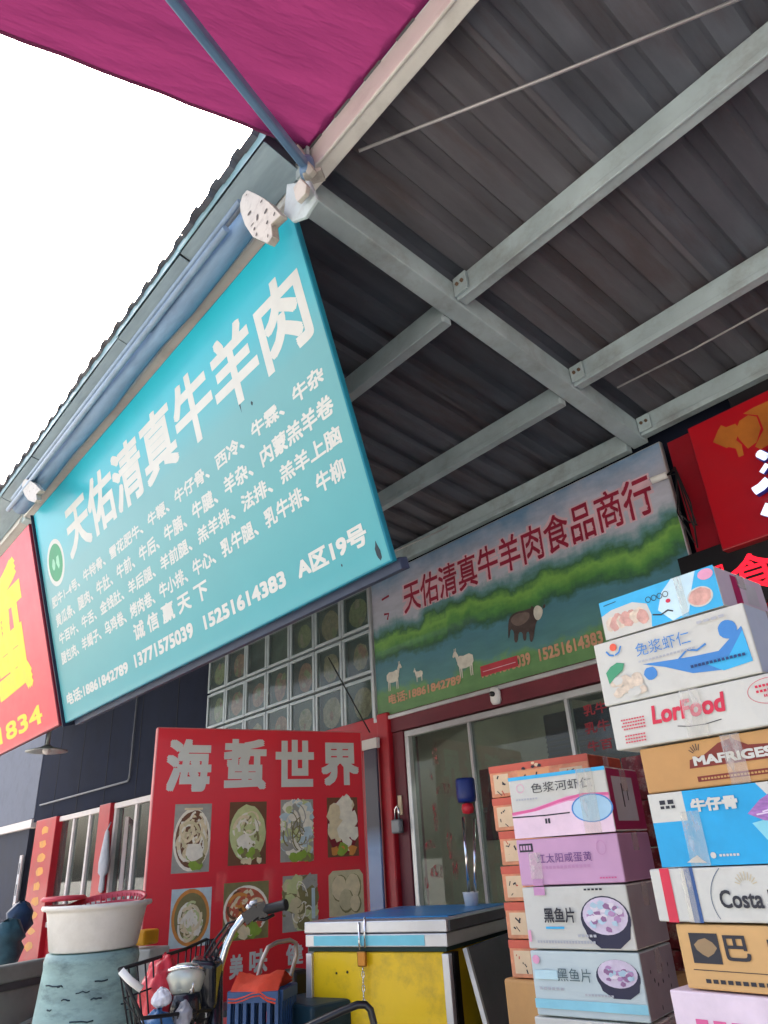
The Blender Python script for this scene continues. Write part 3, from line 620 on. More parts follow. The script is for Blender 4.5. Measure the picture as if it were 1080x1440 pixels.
for s, q0, q1 in (('电话:18861842789', u0, a), ('13771575039', b_-.02, c_), ('15251614383', d_, d_+(c_-b_+.02)*1.12)):
    m = MB(bf); m.lay = .006; m.text(s, q0, v0, q1, v0+hgt, PHON, .03); m.build('phone_lettering', ban)
m = MB(bf); m.lay = .009; u0, v0 = bf.pix(678,952); u1, v1 = bf.pix(728,922); m.rect(u0, v0, u1, v1, mat('red_sticker', (178,58,70), .5)); m.rect(u0+.02, v0+.03, u1-.02, v0+.035, OUT); m.build('sticker', ban)
m = MB(bf); u0, v0 = bf.pix(538,862); m.stroke([(u0,v0+.12),(u0+.1,v0+.13)], .02, CRIM); m.stroke([(u0+.02,v0-.02),(u0+.08,v0-.03),(u0+.06,v0-.08)], .02, CRIM); m.build('mark', ban)
# frame strips of the banner
m = MB(bf); m.box((-.03,-.03,-.03), (fw+.01,-.002,.02), ALU); m.box((-.03,-.002,-.03), (-.002,fh,.02), ALU); m.build('frame', ban, bevel=.003)
# white pipe stub with wires by the banner's right edge
pp = atY(916,676,D-.12); t_ = thing('pipe_stub', 'short white plastic pipe with loose wires at the right edge of the meadow banner', 'pipe', pp)
m = MB(); q = atY(938,668,D-.1); m.tube([pp, q], .022, WHITE, 12); m.build('pipe', t_)
m = MB(); rr = random.Random(2)
for k in range(5): m.tube([q, q+Vector((.06,0,rr.uniform(-.02,.03))), q+Vector((rr.uniform(.0,.1),0,rr.uniform(-.4,-.1))), q+Vector((rr.uniform(.02,.1),.02,rr.uniform(-.6,-.25)))], .005, BLACK, 5)
m.build('wire', t_)

# picture display of small glazed panels, left of the banner
gx0, gx1 = atY(297,950,D).x, bx0-.04; rows = [2.545, atY(313.7,1020,D).z, atY(295.6,979,D).z, atY(298,925,D).z]
rows = [rows[2]-2*(rows[3]-rows[2]), rows[2]-(rows[3]-rows[2]), rows[2], rows[3]]
z_a = atY(525,949,D).z; z_b = atY(525,883,D).z; rows = [z_a-(z_b-z_a), z_a, z_b, z_b+(z_b-z_a)]
disp = thing('picture_display', 'grid of small glazed food pictures on the wall under the turquoise sign', 'display', ((gx0+gx1)/2, D, rows[0]))
PICB = [mat('display_back_%d' % k, c, .6, vary=.2, scale=8) for k, c in enumerate(((96,112,112),(112,126,120),(84,100,106)))]
FOOD = [mat('display_food_%d' % k, c, .6, vary=.3, scale=24) for k, c in enumerate(((196,178,148),(200,152,136),(182,184,140),(206,190,168)))]
DGLASS = mat_glass('display_glass', (222,230,228), .06, ior=1.3, dirt=.12); GAL = mat('display_alloy', (176,190,194), .4, .2)
cw_ = (gx1-gx0)/7; rr = random.Random(11)
for r in range(3):
    for c in range(7):
        F = Frame((gx0+c*cw_, D-.02, rows[r]), (1,0,0), (0,0,1)); hh = rows[r+1]-rows[r]; e = .04
        m = MB(F); m.box((.006,.012,-.03), (cw_-.006,e,.02), GAL); m.box((.006,hh-e,-.03), (cw_-.006,hh-.012,.02), GAL); m.box((.006,e,-.03), (e,hh-e,.02), GAL); m.box((cw_-e,e,-.03), (cw_-.006,hh-e,.02), GAL)
        pf = m.build('picture_panel', disp, bevel=.003)
        m = MB(F); m.lay = -.02; m.rect(e, e, cw_-e, hh-e, rr.choice(PICB))
        if not (r == 2 and c in (2,3)):
            cx, cy = cw_*.5+rr.uniform(-.02,.02), hh*.48; fd = rr.choice(FOOD); m.ell(cx, cy, cw_*rr.uniform(.24,.32), hh*rr.uniform(.28,.36), fd, 16, wob=.06)
            for k in range(5): m.ell(cx+rr.uniform(-.07,.07), cy+rr.uniform(-.1,.1), rr.uniform(.02,.05), rr.uniform(.02,.05), rr.choice(FOOD), 8, wob=.25)
        m.build('picture', pf)
        m = MB(F); m.box((e,e,.004), (cw_-e,hh-e,.009), DGLASS); m.build('pane', pf)
m = MB(); m.box((gx0-.02, D+.012, rows[0]-.02), (gx1+.01, D+.03, rows[3]), mat('display_backing', (70,80,84), .6)); m.build('backing', disp)
m = MB(); m.tube([atY(462,925,D-.2), atY(520,1030,D-.2)], .006, BLACK, 5); tag(m.build('slanting_cable'), 'thin black cable slanting across the glazed picture grid', 'cable')

# red neighbouring shop front on the right: wall panel, sign box, LED strip
RW = mat('red_alloy_panel', (150,18,34), .35, vary=.12, scale=2, dirt=(96,10,24,.5), coat=.2)
nb = thing('neighbour_shop_front', 'glossy red shop front to the right of the meadow banner', 'building', (1, D, 0))
x0r = bx1+.03
m = MB(); m.box((x0r, D-.02, 2.56), (x0r+.42, D+.12, 3.74), RW); m.build('wall_panel', nb, bevel=.004)
m = MB(); m.box((-1.6, D-.01, 0), (6, D+.12, 2.555), RW); m.build('wall', nb, bevel=.004)
m = MB(); m.box((x0r+.423, D, 2.56), (6, D+.12, 4.2), mat('black_panel', (22,20,26), .5)); m.build('upper_wall', nb, bevel=.004)
sbx = atY(966,603,D-.16).x; sf = Frame((sbx, D-.16, atY(1016,775,D-.16).z), (1,0,0), (0,0,1)); sh = atY(966,603,D-.16).z-sf.o.z
SRED = mat('red_lightbox_face', (176,14,30), .3, vary=.06, scale=2, coat=.3)
rsg = board(sf, 3.4, sh, .13, SRED, RW, 'shop_sign', 'red lightbox sign with gold ornament and white lettering at the right edge', 'sign')
OR = mat('gold_ornament', (178,104,34), .5, vary=.15)
m = MB(sf)
def orn(pts): m.poly([sf.pix(*p) for p in pts], OR)
orn([(1003,622),(1010,605),(1014,598),(1021,601),(1034,596),(1041,604),(1033,625),(1022,630)])
orn([(1022,628),(1034,618),(1043,625),(1046,640),(1039,643),(1035,631)])
orn([(1040,618),(1034,607),(1040,592),(1052,584),(1064,586),(1070,602),(1064,622),(1052,631)])
orn([(1045,582),(1060,573),(1085,562),(1110,560),(1120,580),(1108,606),(1090,620),(1070,632),(1062,628),(1074,604),(1066,584)])
m.build('ornament', rsg)
NEON = mat('lit_white_letter', (214,226,255), .4, vary=0, emit=.32); NGLOW = mat('letter_glow_blue', (44,40,120), .4, emit=.04)  # blue glow round the letters put in as wider, faintly emitting tubes
m = MB(sf)
def blob(pts, mt, w, z0, z1):
    P = [Vector((*sf.pix(*p), 0)) for p in pts]; m.tube([p+Vector((0,0,z0)) for p in P], w, mt, 10)
for pts, w in (([(1072,641),(1082,646)],.022),([(1066,694),(1076,688),(1086,678)],.024),([(1076,668),(1084,656)],.012),([(1080,728),(1087,712)],.02),([(1096,600),(1102,740)],.03)):
    blob(pts, NGLOW, w*1.35, .025, 0); blob(pts, NEON, w, .045, 0)
m.build('lit_lettering', rsg)
lf = Frame((atY(985,800,D-.1).x, D-.1, atY(1060,835,D-.1).z-.05), (1,0,0), (0,0,1))
led = thing('led_strip_sign', 'black LED strip with glowing red characters below the red lightbox', 'LED sign', lf)
m = MB(lf); m.box((-.12,0,-.06), (3.4,.38,0), mat('led_black', (16,14,18), .45)); m.build('case', led, bevel=.004)
LEDM = mat('led_red', (250,24,44), .5, vary=0, emit=.42)
def ledtext(ch, bl, tr):
    c = MB(); c.text(ch, 0, 0, 1, 1, LEDM, .0); u0, v0 = lf.pix(*bl); u1, v1 = lf.pix(*tr); m.text(ch, u0, v0, u1, v1, LEDM, .012, z=.003)
m = MB(lf); ledtext('食', (1038,843), (1084,768)); ledtext('品', (1003,826), (1020,792)); m.build('led_lettering', led)
# white sensor and small things on the shop header
c = atY(697,981,D-.07); m = MB(); m.lathe([(0,.075),(.03,.07),(.042,.04),(.042,-.02),(.03,-.045),(0,-.05)], WHITE, c, 14, sx=1, sy=.8); m.lathe([(.018,0),(.018,.02),(0,.02)], BLACKP, c+Vector((.01,-.035,.02)), 10, axis=(0,-1,0))
tag(m.build('door_sensor'), 'small white door sensor under the meadow banner', 'sensor')
pk = atY(560,1158,D-.07); t_ = thing('padlock', 'grey padlock hanging on the red post by the shop window', 'padlock', pk)
m = MB(); m.box((pk.x-.055,D-.1,pk.z-.07), (pk.x+.045,D-.055,pk.z+.03), mat('grey_lock', (120,124,128), .4, .4)); m.build('body', t_, bevel=.012)
m = MB(); m.tube([(pk.x-.02,D-.08,pk.z+.03),(pk.x-.015,D-.08,pk.z+.1),(pk.x+.01,D-.08,pk.z+.125),(pk.x+.025,D-.08,pk.z+.1),(pk.x+.025,D-.08,pk.z+.03)], .008, CHROME, 8); m.build('shackle', t_)
m = MB(); m.box((pk.x-.01,D-.052,pk.z+.06), (pk.x+.03,D-.041,pk.z+.2), mat('hasp_cream', (214,200,168), .5)); m.build('hasp', t_)
# strip of blue film beside the red post, its reflection painted in as bands, white tag on top
bp0 = atY(515,1045,D-.12); F = Frame((bp0.x-.04, D-.12, .3), (1,0,0), (0,0,1))
m = MB(F); m.box((0,0,-.02), (.16,1.98,0), mat_ramp('blue_film', 2, 0, 2, [(0,(24,44,92)),(.35,(40,90,160)),(.62,(120,160,206)),(.7,(60,66,86)),(1,(70,66,84))], .25)); m.box((-.01,1.98,-.03), (.18,2.06,.01), WHITE)
tag(m.build('film_strip', bevel=.004), 'upright blue film strip with white cap beside the red seafood poster', 'panel')

# ================================================================ RED POSTER BOARD
pl, pr = Vector((-4.80,2.083,0)), Vector((-4.45,3.585,0))
PB = .72; pf = Frame((pl.x, pl.y, PB), pr-pl, (0,0,1)); pw, ph = (pr-pl).length, 2.36-PB
PRED = mat('poster_red', (216,36,52), .35, vary=.05, scale=2, coat=.2)
pos = board(pf, pw, ph, .06, PRED, mat('poster_edge', (206,120,120), .5), 'poster_board', 'red poster board with white Chinese title and eight seafood photos', 'sign')
m = MB(pf)
for ch, bl, tr in (('海',(231,1114),(299,1040)),('蜇',(313,1111),(375,1040)),('世',(387,1107),(441,1041)),('界',(452,1105),(503,1045))): put(m, pf, ch, bl, tr, LET, .036)
m.build('title_lettering', pos)
m = MB(pf)
for ch, bl, tr in (('美',(322,1378),(342,1341)),('味',(350,1371),(376,1333)),('健',(402,1358),(426,1326)),('康',(431,1350),(453,1322))): put(m, pf, ch, bl, tr, LET, .03)
m.build('slogan_lettering', pos)
def fm(n, c, v=.1, s=20): return mat('food_'+n, c, .5, vary=v, scale=s)
F_BR, F_GRY, F_WH, F_CR, F_GRN, F_PGR, F_DRED, F_MEAT, F_ORG, F_LBL, F_BEI, F_OLV = [fm(*a) for a in (('brown',(112,74,50)),('grey',(160,158,148)),('white',(232,226,208)),('cream',(222,206,168)),('green',(136,164,60)),('palegreen',(194,200,142)),('darkred',(124,28,40)),('meat',(196,98,72)),('orange',(206,136,64)),('lightblue',(186,204,208)),('beige',(204,192,152)),('olive',(128,120,76)))]
def photo(bl, tr, kind, sd):
    rr = random.Random(sd); u0, v0 = pf.pix(*bl); u1, v1 = pf.pix(*tr); w, h = u1-u0, v1-v0; cx, cy = (u0+u1)/2, (v0+v1)/2
    m = MB(pf)
    def inside(u, v): return (min(max(u,u0+.004),u1-.004), min(max(v,v0+.004),v1-.004))
    def strands(n, mts, cu, cv, ru, rv, wd=.02, L=.3):
        for k in range(n):
            q = rr.uniform(.2,.6); a = rr.uniform(0,6.28); sp_ = min(1.8, L/max(.05, q*ru))*rr.choice((-1,1)); b_ = rr.uniform(0,6.28); e_ = (.92-q)*math.sqrt(rr.random()); ou, ov = ru*e_*math.cos(b_), rv*e_*math.sin(b_); qq = q+rr.uniform(-.15,.1); pts = []
            for i in range(7):
                t = i/6; r_ = q+(qq-q)*t; pts.append(inside(cu+ou+ru*r_*math.cos(a+sp_*t), cv+ov+rv*r_*math.sin(a+sp_*t)))
            m.stroke(pts, wd*rr.uniform(.6,1.2), rr.choice(mts))
    def bits(n, mts, cu, cv, ru, rv, s=.035, asp=1):
        for k in range(n):
            a = rr.uniform(0,6.28); q = math.sqrt(rr.random())*.9; u, v = inside(cu+ru*q*math.cos(a), cv+rv*q*math.sin(a)); t = s*rr.uniform(.6,1.3)
            t = min(t, u-u0, u1-u, v-v0, v1-v)+.002; m.ell(u, v, t, t*asp, rr.choice(mts), 9, a0=rr.random(), wob=.3)
    if kind == 0:
        m.rect(u0,v0,u1,v1,F_GRY); m.ell(cx,cy-.01,w*.5,h*.46,F_WH); m.ell(cx,cy-.01,w*.44,h*.41,F_BR); strands(90,[F_WH,F_CR,F_CR,F_BEI,F_BR],cx,cy,w*.47,h*.43,.02,.36); bits(5,[F_GRN,F_OLV],cx+w*.12,cy-h*.32,w*.25,h*.1); bits(2,[F_WH],cx+w*.1,cy-h*.22,w*.08,h*.06,.045)
        m.rect(u0+w*.25,v1-h*.09,u1-w*.25,v1-h*.06,F_CR)
    elif kind == 1:
        m.rect(u0,v0,u1,v1,F_BR); m.ell(cx,cy,w*.48,h*.45,F_PGR,wob=.03); strands(80,[F_PGR,F_CR,F_WH,F_OLV,F_PGR],cx,cy,w*.46,h*.43,.018,.3); bits(4,[F_WH],cx-w*.1,cy-h*.2,w*.2,h*.15,.035); bits(10,[F_GRN,F_OLV],cx,cy-h*.32,w*.35,h*.06,.025)
        bits(5,[F_CR],cx,v0+h*.06,w*.4,h*.01,.014)
    elif kind == 2:
        m.rect(u0,v0,u1,v1,F_GRY); bits(130,[F_WH,F_GRY,F_LBL,F_WH,F_PGR],cx,cy+h*.02,w*.62,h*.55,.03); strands(20,[F_OLV,F_GRY],cx,cy,w*.5,h*.5,.008,.1); bits(14,[F_GRN,F_OLV],cx+w*.1,v0+h*.08,w*.35,h*.05,.03)
    elif kind == 3:
        m.rect(u0,v0,u1,v1,F_BR); m.ell(cx,cy,w*.5,h*.47,F_DRED); bits(30,[F_WH,F_WH,F_CR],cx,cy+h*.06,w*.46,h*.42,.045,1.25); bits(6,[F_GRN,F_ORG],cx,v0+h*.1,w*.35,h*.04,.03)
    elif kind == 4:
        m.rect(u0,v0,u1,v1,F_LBL); m.ell(cx,cy,w*.47,h*.49,F_ORG); m.ell(cx,cy,w*.4,h*.42,F_OLV); strands(70,[F_WH,F_CR,F_PGR,F_WH],cx,cy-h*.08,w*.32,h*.38,.016,.36)
    elif kind == 5:
        m.rect(u0,v0,u1,v1,F_OLV); m.ell(cx,cy,w*.5,h*.44,F_WH); m.ell(cx,cy,w*.45,h*.39,F_MEAT); strands(90,[F_MEAT,F_ORG,F_CR,F_BR,F_MEAT],cx,cy,w*.47,h*.42,.02,.26); bits(12,[F_GRN,F_OLV,F_CR],cx,cy-h*.36,w*.36,h*.07,.03)
    elif kind == 6:
        m.rect(u0,v0,u1,v1,F_GRY); bits(60,[F_PGR,F_BEI,F_GRY,F_OLV],cx,cy,w*.55,h*.55,.06); strands(14,[F_OLV,F_WH],cx,cy,w*.45,h*.45,.007,.16); m.rect(u1-w*.18,v0+h*.2,u1-w*.08,v0+h*.75,F_LBL)
    else:
        m.poly([(u0+w*.1,v0),(u1,v0),(u1,v1-h*.12),(u1-w*.1,v1),(u0+w*.12,v1),(u0,v1-h*.1),(u0,v0)], F_BEI); 
        for a, b, c in ((-.18,.1,.3),(.2,.12,.3),(.0,-.18,.26),(.26,-.26,.2)): m.ell(cx+w*a, cy+h*b, w*c*.8, h*c, F_OLV, 14, wob=.05); m.ell(cx+w*a-.005, cy+h*b+.006, w*c*.72, h*c*.92, F_CR if a else F_BEI, 14, wob=.05)
    m.build('food_photo', pos)
for k, (bl, tr) in enumerate((((240,1229),(298,1130)),((320,1218),(375,1127)),((394,1213),(440,1124)),((461,1206),(502,1121)),((236,1335),(298,1247)),((312,1325),(378,1238)),((397,1312),(446,1229)),((463,1290),(510,1222)))): photo(bl, tr, k, 20+k)
# low table under it
m = MB(); TB = mat('grey_table_metal', (96,100,104), .5, .3); c0 = (pl+pr)/2; dd = (pr-pl).normalized(); nn = Vector((dd.y,-dd.x,0))
tbl = thing('trestle_table', 'low grey metal table carrying the red poster board', 'table', (c0.x, c0.y, .1))
TF = Frame(Vector((c0.x,c0.y,0))-dd*.72-nn*.25, dd, nn)
m = MB(TF); m.box((0,0,-.72), (1.44,.5,-.685), TB); m.build('tabletop', tbl, bevel=.005)
m.F = TF
for a in (.05,1.35):
    for b in (.04,.42): m = MB(TF); m.box((a,b,-.685), (a+.04,b+.04,-.1), TB); m.build('leg', tbl)

# ================================================================ BARREL, BASIN, STRAINER
bc = Vector((-4.21,1.58,0)); TEAL = mat('teal_drum_plastic', (150,180,174), .55, vary=.22, scale=4, bump=.2, dirt=(44,66,76,.9), dscale=5, stretch=(1,1,2.6))
m = MB(); m.lathe([(0,0.0),(.25,0.0),(.262,.04),(.262,.35),(.268,.37),(.262,.39),(.25,.75),(.256,.77),(.248,.79),(.225,1.06),(.228,1.09),(.22,1.125),(0,1.13)], TEAL, bc, 40)
dr = m.build('plastic_drum'); tag(dr, 'scuffed teal plastic drum with a white basin on top', 'drum')
m = MB(); DK = mat('dark_scuff', (38,58,66), .7); rr = random.Random(8)
for k in range(34):
    a = math.radians(-22+rr.uniform(-70,70)); z = rr.uniform(.55,1.02); L = rr.uniform(.02,.13); r0 = .2635-(z-.39)*.0375 if z < .75 else .249-(z-.79)*.0845
    pts = [(bc.x+(r0)*math.cos(a+q*L/r0/4), bc.y+(r0)*math.sin(a+q*L/r0/4), z+rr.uniform(-.004,.004)) for q in range(5)]; m.tube(pts, rr.uniform(.0015,.004), DK, 5)
m.build('scuff', dr)
BAS = mat('white_basin_plastic', (226,222,212), .4, vary=.05, dirt=(186,180,164,.5), dscale=4)
bc2 = Vector((bc.x, bc.y, 1.132)); m = MB()
m.lathe([(0,0),(.205,0),(.212,.008),(.242,.17),(.246,.18),(.266,.185),(.272,.195),(.268,.206),(.244,.207),(.236,.2),(.205,.02),(0,.015)], BAS, bc2, 44)
ba = m.build('basin'); tag(ba, 'white round plastic basin sitting on the teal drum', 'basin')
SIEVE = mat('red_sieve_plastic', (196,62,76), .4, vary=.08)
sc_ = bc2+Vector((.03,.02,.195)); ax = Vector((.12,-.18,1)).normalized()
t_ = thing('sieve', 'red plastic sieve tilted inside the white basin', 'sieve', sc_)
m = MB(); m.lathe([(.205,.0),(.214,.006),(.212,.014),(.2,.012),(.19,-.01)], SIEVE, sc_, 40, axis=ax); m.build('rim', t_)
m = MB(); q = ax.to_track_quat('Z','Y')
for k in range(44):
    a = 2*math.pi*k/44; m.tube([sc_+q @ Vector((.195*math.cos(a),.195*math.sin(a),.004)), sc_+q @ Vector((.165*math.cos(a),.165*math.sin(a),-.085))], .0042, SIEVE, 5)
for r_, z in ((.184,-.03),(.172,-.065)): m.lathe([(r_-.004,z-.006),(r_+.004,z-.006),(r_+.004,z+.006),(r_-.004,z+.006),(r_-.004,z-.006)], SIEVE, sc_, 40, axis=ax)
m.build('wall', t_)
m = MB(); m.lathe([(.165,-.085),(.1,-.092),(0,-.094)], SIEVE, sc_, 30, axis=ax); m.build('bottom', t_)
lc = atR(90,1263,4.6); m = MB(); m.lathe([(0,.012),(.1,.01),(.115,.0),(.11,-.012),(0,-.008)], SIEVE, lc, 26); tag(m.build('red_dish'), 'small red plastic dish resting on the left rim of the white basin', 'dish')

# ================================================================ CARGO TRICYCLE at the lower left
GRN = mat('grey_green_paint', (134,144,136), .5, vary=.15, scale=5, dirt=(78,84,82,.7)); 
p1 = atR(-130,1385,5.4); p2 = atR(70,1344,6.1); d_ = (p2-p1); d_.z = 0; dn = d_.normalized(); zt = (p1.z+p2.z)/2; n_ = Vector((-dn.y,dn.x,0))
A = Vector((p1.x,p1.y,0))-dn*.4; L = d_.length+.7
cf = Frame(A, dn, (0,0,1)); cart = thing('cargo_tricycle', 'grey green cargo tricycle bed with rail behind the teal drum', 'tricycle', A+dn*L/2)
m = MB(cf); m.box((0,zt-.42,-.03), (L,zt-.14,0), GRN); m.box((0,zt-.42,-1.0), (L,zt-.14,-.97), GRN); m.box((L-.03,zt-.42,-.97), (L,zt-.14,-.03), GRN); m.box((0,zt-.46,-1.0), (L,zt-.42,0), GRN); bed = m.build('cargo_bed', cart, bevel=.006)
m = MB(cf); m.box((-.02,zt-.1,-.06), (L+.02,zt,.02), GRN); m.build('rail', bed, bevel=.012)
m = MB(cf); m.box((0,zt-.14,-.02), (L,zt-.1,.012), mat('grey_dark_gap', (74,78,78), .7)); m.build('rail_seat', bed)
for q, w in ((.55,0),(L-.45,0)):
    c_ = cf.P(q, .3, .09); m = MB(); axn = cf.ez; m.lathe([(.2,-.03),(.27,-.035),(.3,-.015),(.3,.015),(.27,.035),(.2,.03)], BLACK, c_, 30, axis=axn); wh = m.build('wheel', cart)
    m = MB(); m.lathe([(0,-.03),(.04,-.03),(.05,-.012),(.18,-.016),(.205,-.03),(.205,.03),(.18,.016),(.05,.012),(.04,.03),(0,.03)], ALU, c_, 24, axis=axn); m.build('rim', wh)
    m = MB(); m.tube([cf.P(q+.37*math.cos(a), .3+.37*math.sin(a), .09) for a in [math.pi*k/10 for k in range(11)]], .02, GRN, 8); m.build('mudguard', cart)
m = MB(); m.tube([cf.P(.55,.3,-1),cf.P(.55,.3,.06)], .025, BLACKP, 8); m.build('axle', cart)

# ================================================================ ELECTRIC BICYCLE
bk = thing('electric_bicycle', 'black electric bicycle with chrome handlebar, wire basket and plastic bags in front of the poster', 'bicycle', Vector((atR(290,1400,3.0).x, atR(290,1400,3.0).y, .1)))
def R3(px, py, r=3.0): return atR(px, py, r)
st = R3(296,1388); hb = R3(345,1291); 
m = MB(); m.tube([R3(303,1392), R3(309,1360), R3(318,1330), R3(328,1308), R3(342,1290), R3(352,1285), R3(368,1280.5)], .0135, CHROME, 12); hbar = m.build('handlebar', bk)
m = MB(); a, b = R3(366,1281), R3(403,1272,2.95); m.tube([a+(b-a)*q for q in (0,.06,.12,.9,.96,1)], .0165, BLACK, 14, rs=[.022,.022,.0175,.0175,.02,.018]); m.build('grip', hbar)
m = MB(); m.tube([R3(353,1289), R3(364,1282)], .022, BLACKP, 12); m.bar(R3(343,1293), R3(362,1279), .045, .04, BLACKP); m.bar(R3(362,1281), R3(374,1277), .05, .05, BLACKP); m.tube([R3(349,1279), R3(352,1273)], .012, ALU, 8); m.tube([R3(360,1290), R3(364,1286)], .012, ALU, 8); m.tube([R3(357,1292), R3(372,1293), R3(386,1286)], .006, BLACKP, 8); m.tube([R3(352,1279), R3(354,1270), R3(362,1268)], .009, ALU, 8); m.build('brake_lever', hbar)
m = MB()
for k, (o1, o2) in enumerate(((-4,3),(0,8),(-9,-2))):
    m.tube([R3(350,1290), R3(330+o1,1300+o2), R3(310+o1,1325+o2), R3(296+o1,1348+o2), R3(288,1372+o2)], .0045, BLACK, 6)
m.tube([R3(343,1292), R3(322,1302), R3(300,1336), R3(290,1350)], .004, mat('cable_red_brown', (110,58,52), .5), 6)
m.build('cable', hbar)
# dash, headlight, head tube, fork, wheel
DASH = mat('glossy_black_plastic', (22,26,34), .22, vary=.15, coat=.4)
m = MB(); c = R3(285,1368,2.98); F = Frame(c, (cam.matrix_world.col[0][0], cam.matrix_world.col[0][1], 0), (0,0,1))
m = MB(F); 
def blk(m, u0, v0, u1, v1, w0, w1, mt): m.box((u0,v0,w0), (u1,v1,w1), mt)
m.hexa([(-.03,-.11,-.06),(.06,-.11,-.06),(.07,.045,-.05),(-.05,.05,-.05),(-.025,-.11,.03),(.05,-.11,.03),(.05,.03,.05),(-.035,.045,.05)], DASH); m.build('dash', bk, bevel=.018, seg=3)
m = MB(); m.lathe([(0,.03),(.04,.027),(.058,.012),(.066,-.01),(.05,-.05),(.02,-.07),(0,-.07)], mat('silver_lamp_shell', (196,200,186), .25, .3), R3(262,1371,2.95), 22, axis=(-.3,.2,1)); hl = m.build('headlight', bk)
m = MB(); m.lathe([(.064,.002),(.069,.006),(.069,.012),(.06,.016)], CHROME, R3(262,1371,2.95), 22, axis=(-.3,.2,1)); m.build('bezel', hl)
m = MB(); m.lathe([(.02,.0),(.05,-.01),(.055,-.06),(.03,-.1),(0,-.1)], DASH, R3(262,1392,2.93), 18); m.build('horn', bk)
hd = R3(300,1390); ft = Vector((hd.x, hd.y, .36))
m = MB(); m.tube([hd+Vector((0,0,.05)), Vector((hd.x+.02,hd.y+.02,.62))], .03, DASH, 14); m.build('head_tube', bk)
fx = Vector((-.75,.2,0)).normalized()         # the way the bicycle points
wc = Vector((hd.x,hd.y,.33+.1))+fx*.2; sd = Vector((-fx.y,fx.x,0))
for s_ in (-.06,.06): m = MB(); m.tube([Vector((hd.x,hd.y,.66))+sd*s_, wc+sd*s_], .016, CHROME, 10); m.build('fork_leg', bk)
def wheel(c):
    m = MB(); m.lathe([(.26,-.02),(.3,-.03),(.33,-.012),(.33,.012),(.3,.03),(.26,.02)], BLACK, c, 36, axis=sd); w = m.build('wheel', bk)
    m = MB(); m.lathe([(.245,-.018),(.262,-.018),(.262,.018),(.245,.018),(.245,-.018)], CHROME, c, 36, axis=sd)
    q = sd.to_track_quat('Z','Y')
    for k in range(18): a = 2*math.pi*k/18; m.tube([c, c+q @ Vector((.25*math.cos(a),.25*math.sin(a),0))], .003, CHROME, 4)
    m.build('rim', w)
wheel(wc); wr = wc-fx*1.15; wheel(wr)
m = MB(); m.tube([Vector((hd.x,hd.y,.7)), Vector((hd.x,hd.y,.4))-fx*.32, wr+Vector((0,0,.0))-fx*0], .03, DASH, 12); m.tube([Vector((hd.x,hd.y,.4))-fx*.5, Vector((hd.x,hd.y,.82))-fx*.62], .022, DASH, 12); m.build('frame', bk)
m = MB(); sp = Vector((hd.x,hd.y,.84))-fx*.64; m.lathe([(0,.05),(.09,.045),(.12,.01),(.1,-.02),(0,-.02)], BLACK, sp, 18, sx=1.2, sy=.8); m.build('saddle', bk)
# chrome brake stem seen in front of the dash
m = MB(); m.tube([R3(272,1372,2.9), R3(270,1388,2.9), R3(268,1405,2.9)], .009, CHROME, 10); m.tube([R3(170,1365,2.7), R3(182,1378,2.7), R3(199,1391,2.7)], .011, WHITE, 10); m.build('lever', bk)
# wire basket
m = MB(); rimp = [R3(168,1363,2.75), R3(215,1349,2.95), R3(262,1334,3.15), R3(290,1321,3.25), R3(300,1322,3.25), R3(306,1340,3.12), R3(296,1420,2.95), R3(200,1432,2.72), R3(168,1363,2.75)]
m.tube(rimp, .006, BLACK, 8); bk_rim = m.build('basket', bk)
m = MB(); base_c = sum(rimp[:-1], Vector())/8; base_c.z -= .2
def low(p): q = base_c+(p-base_c)*.72; q.z = base_c.z; return q
for i in range(8):
    a, b = rimp[i], rimp[i+1]; n = 4
    for k in range(n): p = a+(b-a)*k/n; m.tube([p, low(p)], .003, BLACK, 5)
for f in (.35,.7,1.0): m.tube([p+(low(p)-p)*f for p in rimp], .003, BLACK, 5)
m.build('basket_wire', bk_rim)
# bags in the basket
def lump(name, label, cat, c, s, mt, sd_, sx=1, sy=1, sz=1):
    rr = random.Random(sd_); m = MB(); n = 14
    m.lathe([(0,-.9*s*sz),(.55*s,-.85*s*sz),(.85*s,-.5*s*sz),(.95*s,-.1*s*sz),(.8*s,.3*s*sz),(.45*s,.65*s*sz),(.2*s,.8*s*sz),(0,.85*s*sz)], mt, c, n, sx=sx, sy=sy)
    for v in m.v: v += Vector((rr.uniform(-1,1), rr.uniform(-1,1), rr.uniform(-1,1)))*s*.13
    o = m.build(name); sb_ = o.modifiers.new('smooth', 'SUBSURF'); sb_.levels = 2; sb_.render_levels = 2; tx_ = bpy.data.textures.new('crumple', 'VORONOI'); tx_.noise_scale = s*.5; dm = o.modifiers.new('crumple', 'DISPLACE'); dm.texture = tx_; dm.strength = s*.35; dm.mid_level = .4
    return tag(o, label, cat)
BAGR = mat('red_plastic_bag', (196,44,56), .35, vary=.2, bump=.6, scale=12); BAGW = mat('white_plastic_bag', (214,216,222), .35, vary=.12, bump=.8, scale=14)
lump('plastic_bag', 'red plastic bag stuffed in the bicycle basket', 'bag', R3(229,1388,3.0), .082, BAGR, 1, .95, .9, 1.35)
lump('plastic_bag', 'crumpled white plastic bag hanging below the bicycle basket', 'bag', R3(228,1402,2.85), .036, BAGW, 2, 1.1, .8, .8)
lump('plastic_bag', 'blue and white plastic bag low beside the bicycle fork', 'bag', R3(222,1448,2.85), .06, mat('blue_bag', (70,120,170), .4, vary=.4, bump=.7), 3)
lump('plastic_bag', 'clear greyish plastic bag between basket and dash of the bicycle', 'bag', R3(258,1427,2.85), .036, mat('grey_bag', (150,152,158), .35, vary=.3, bump=.7), 4, .8, .8, 1.2)
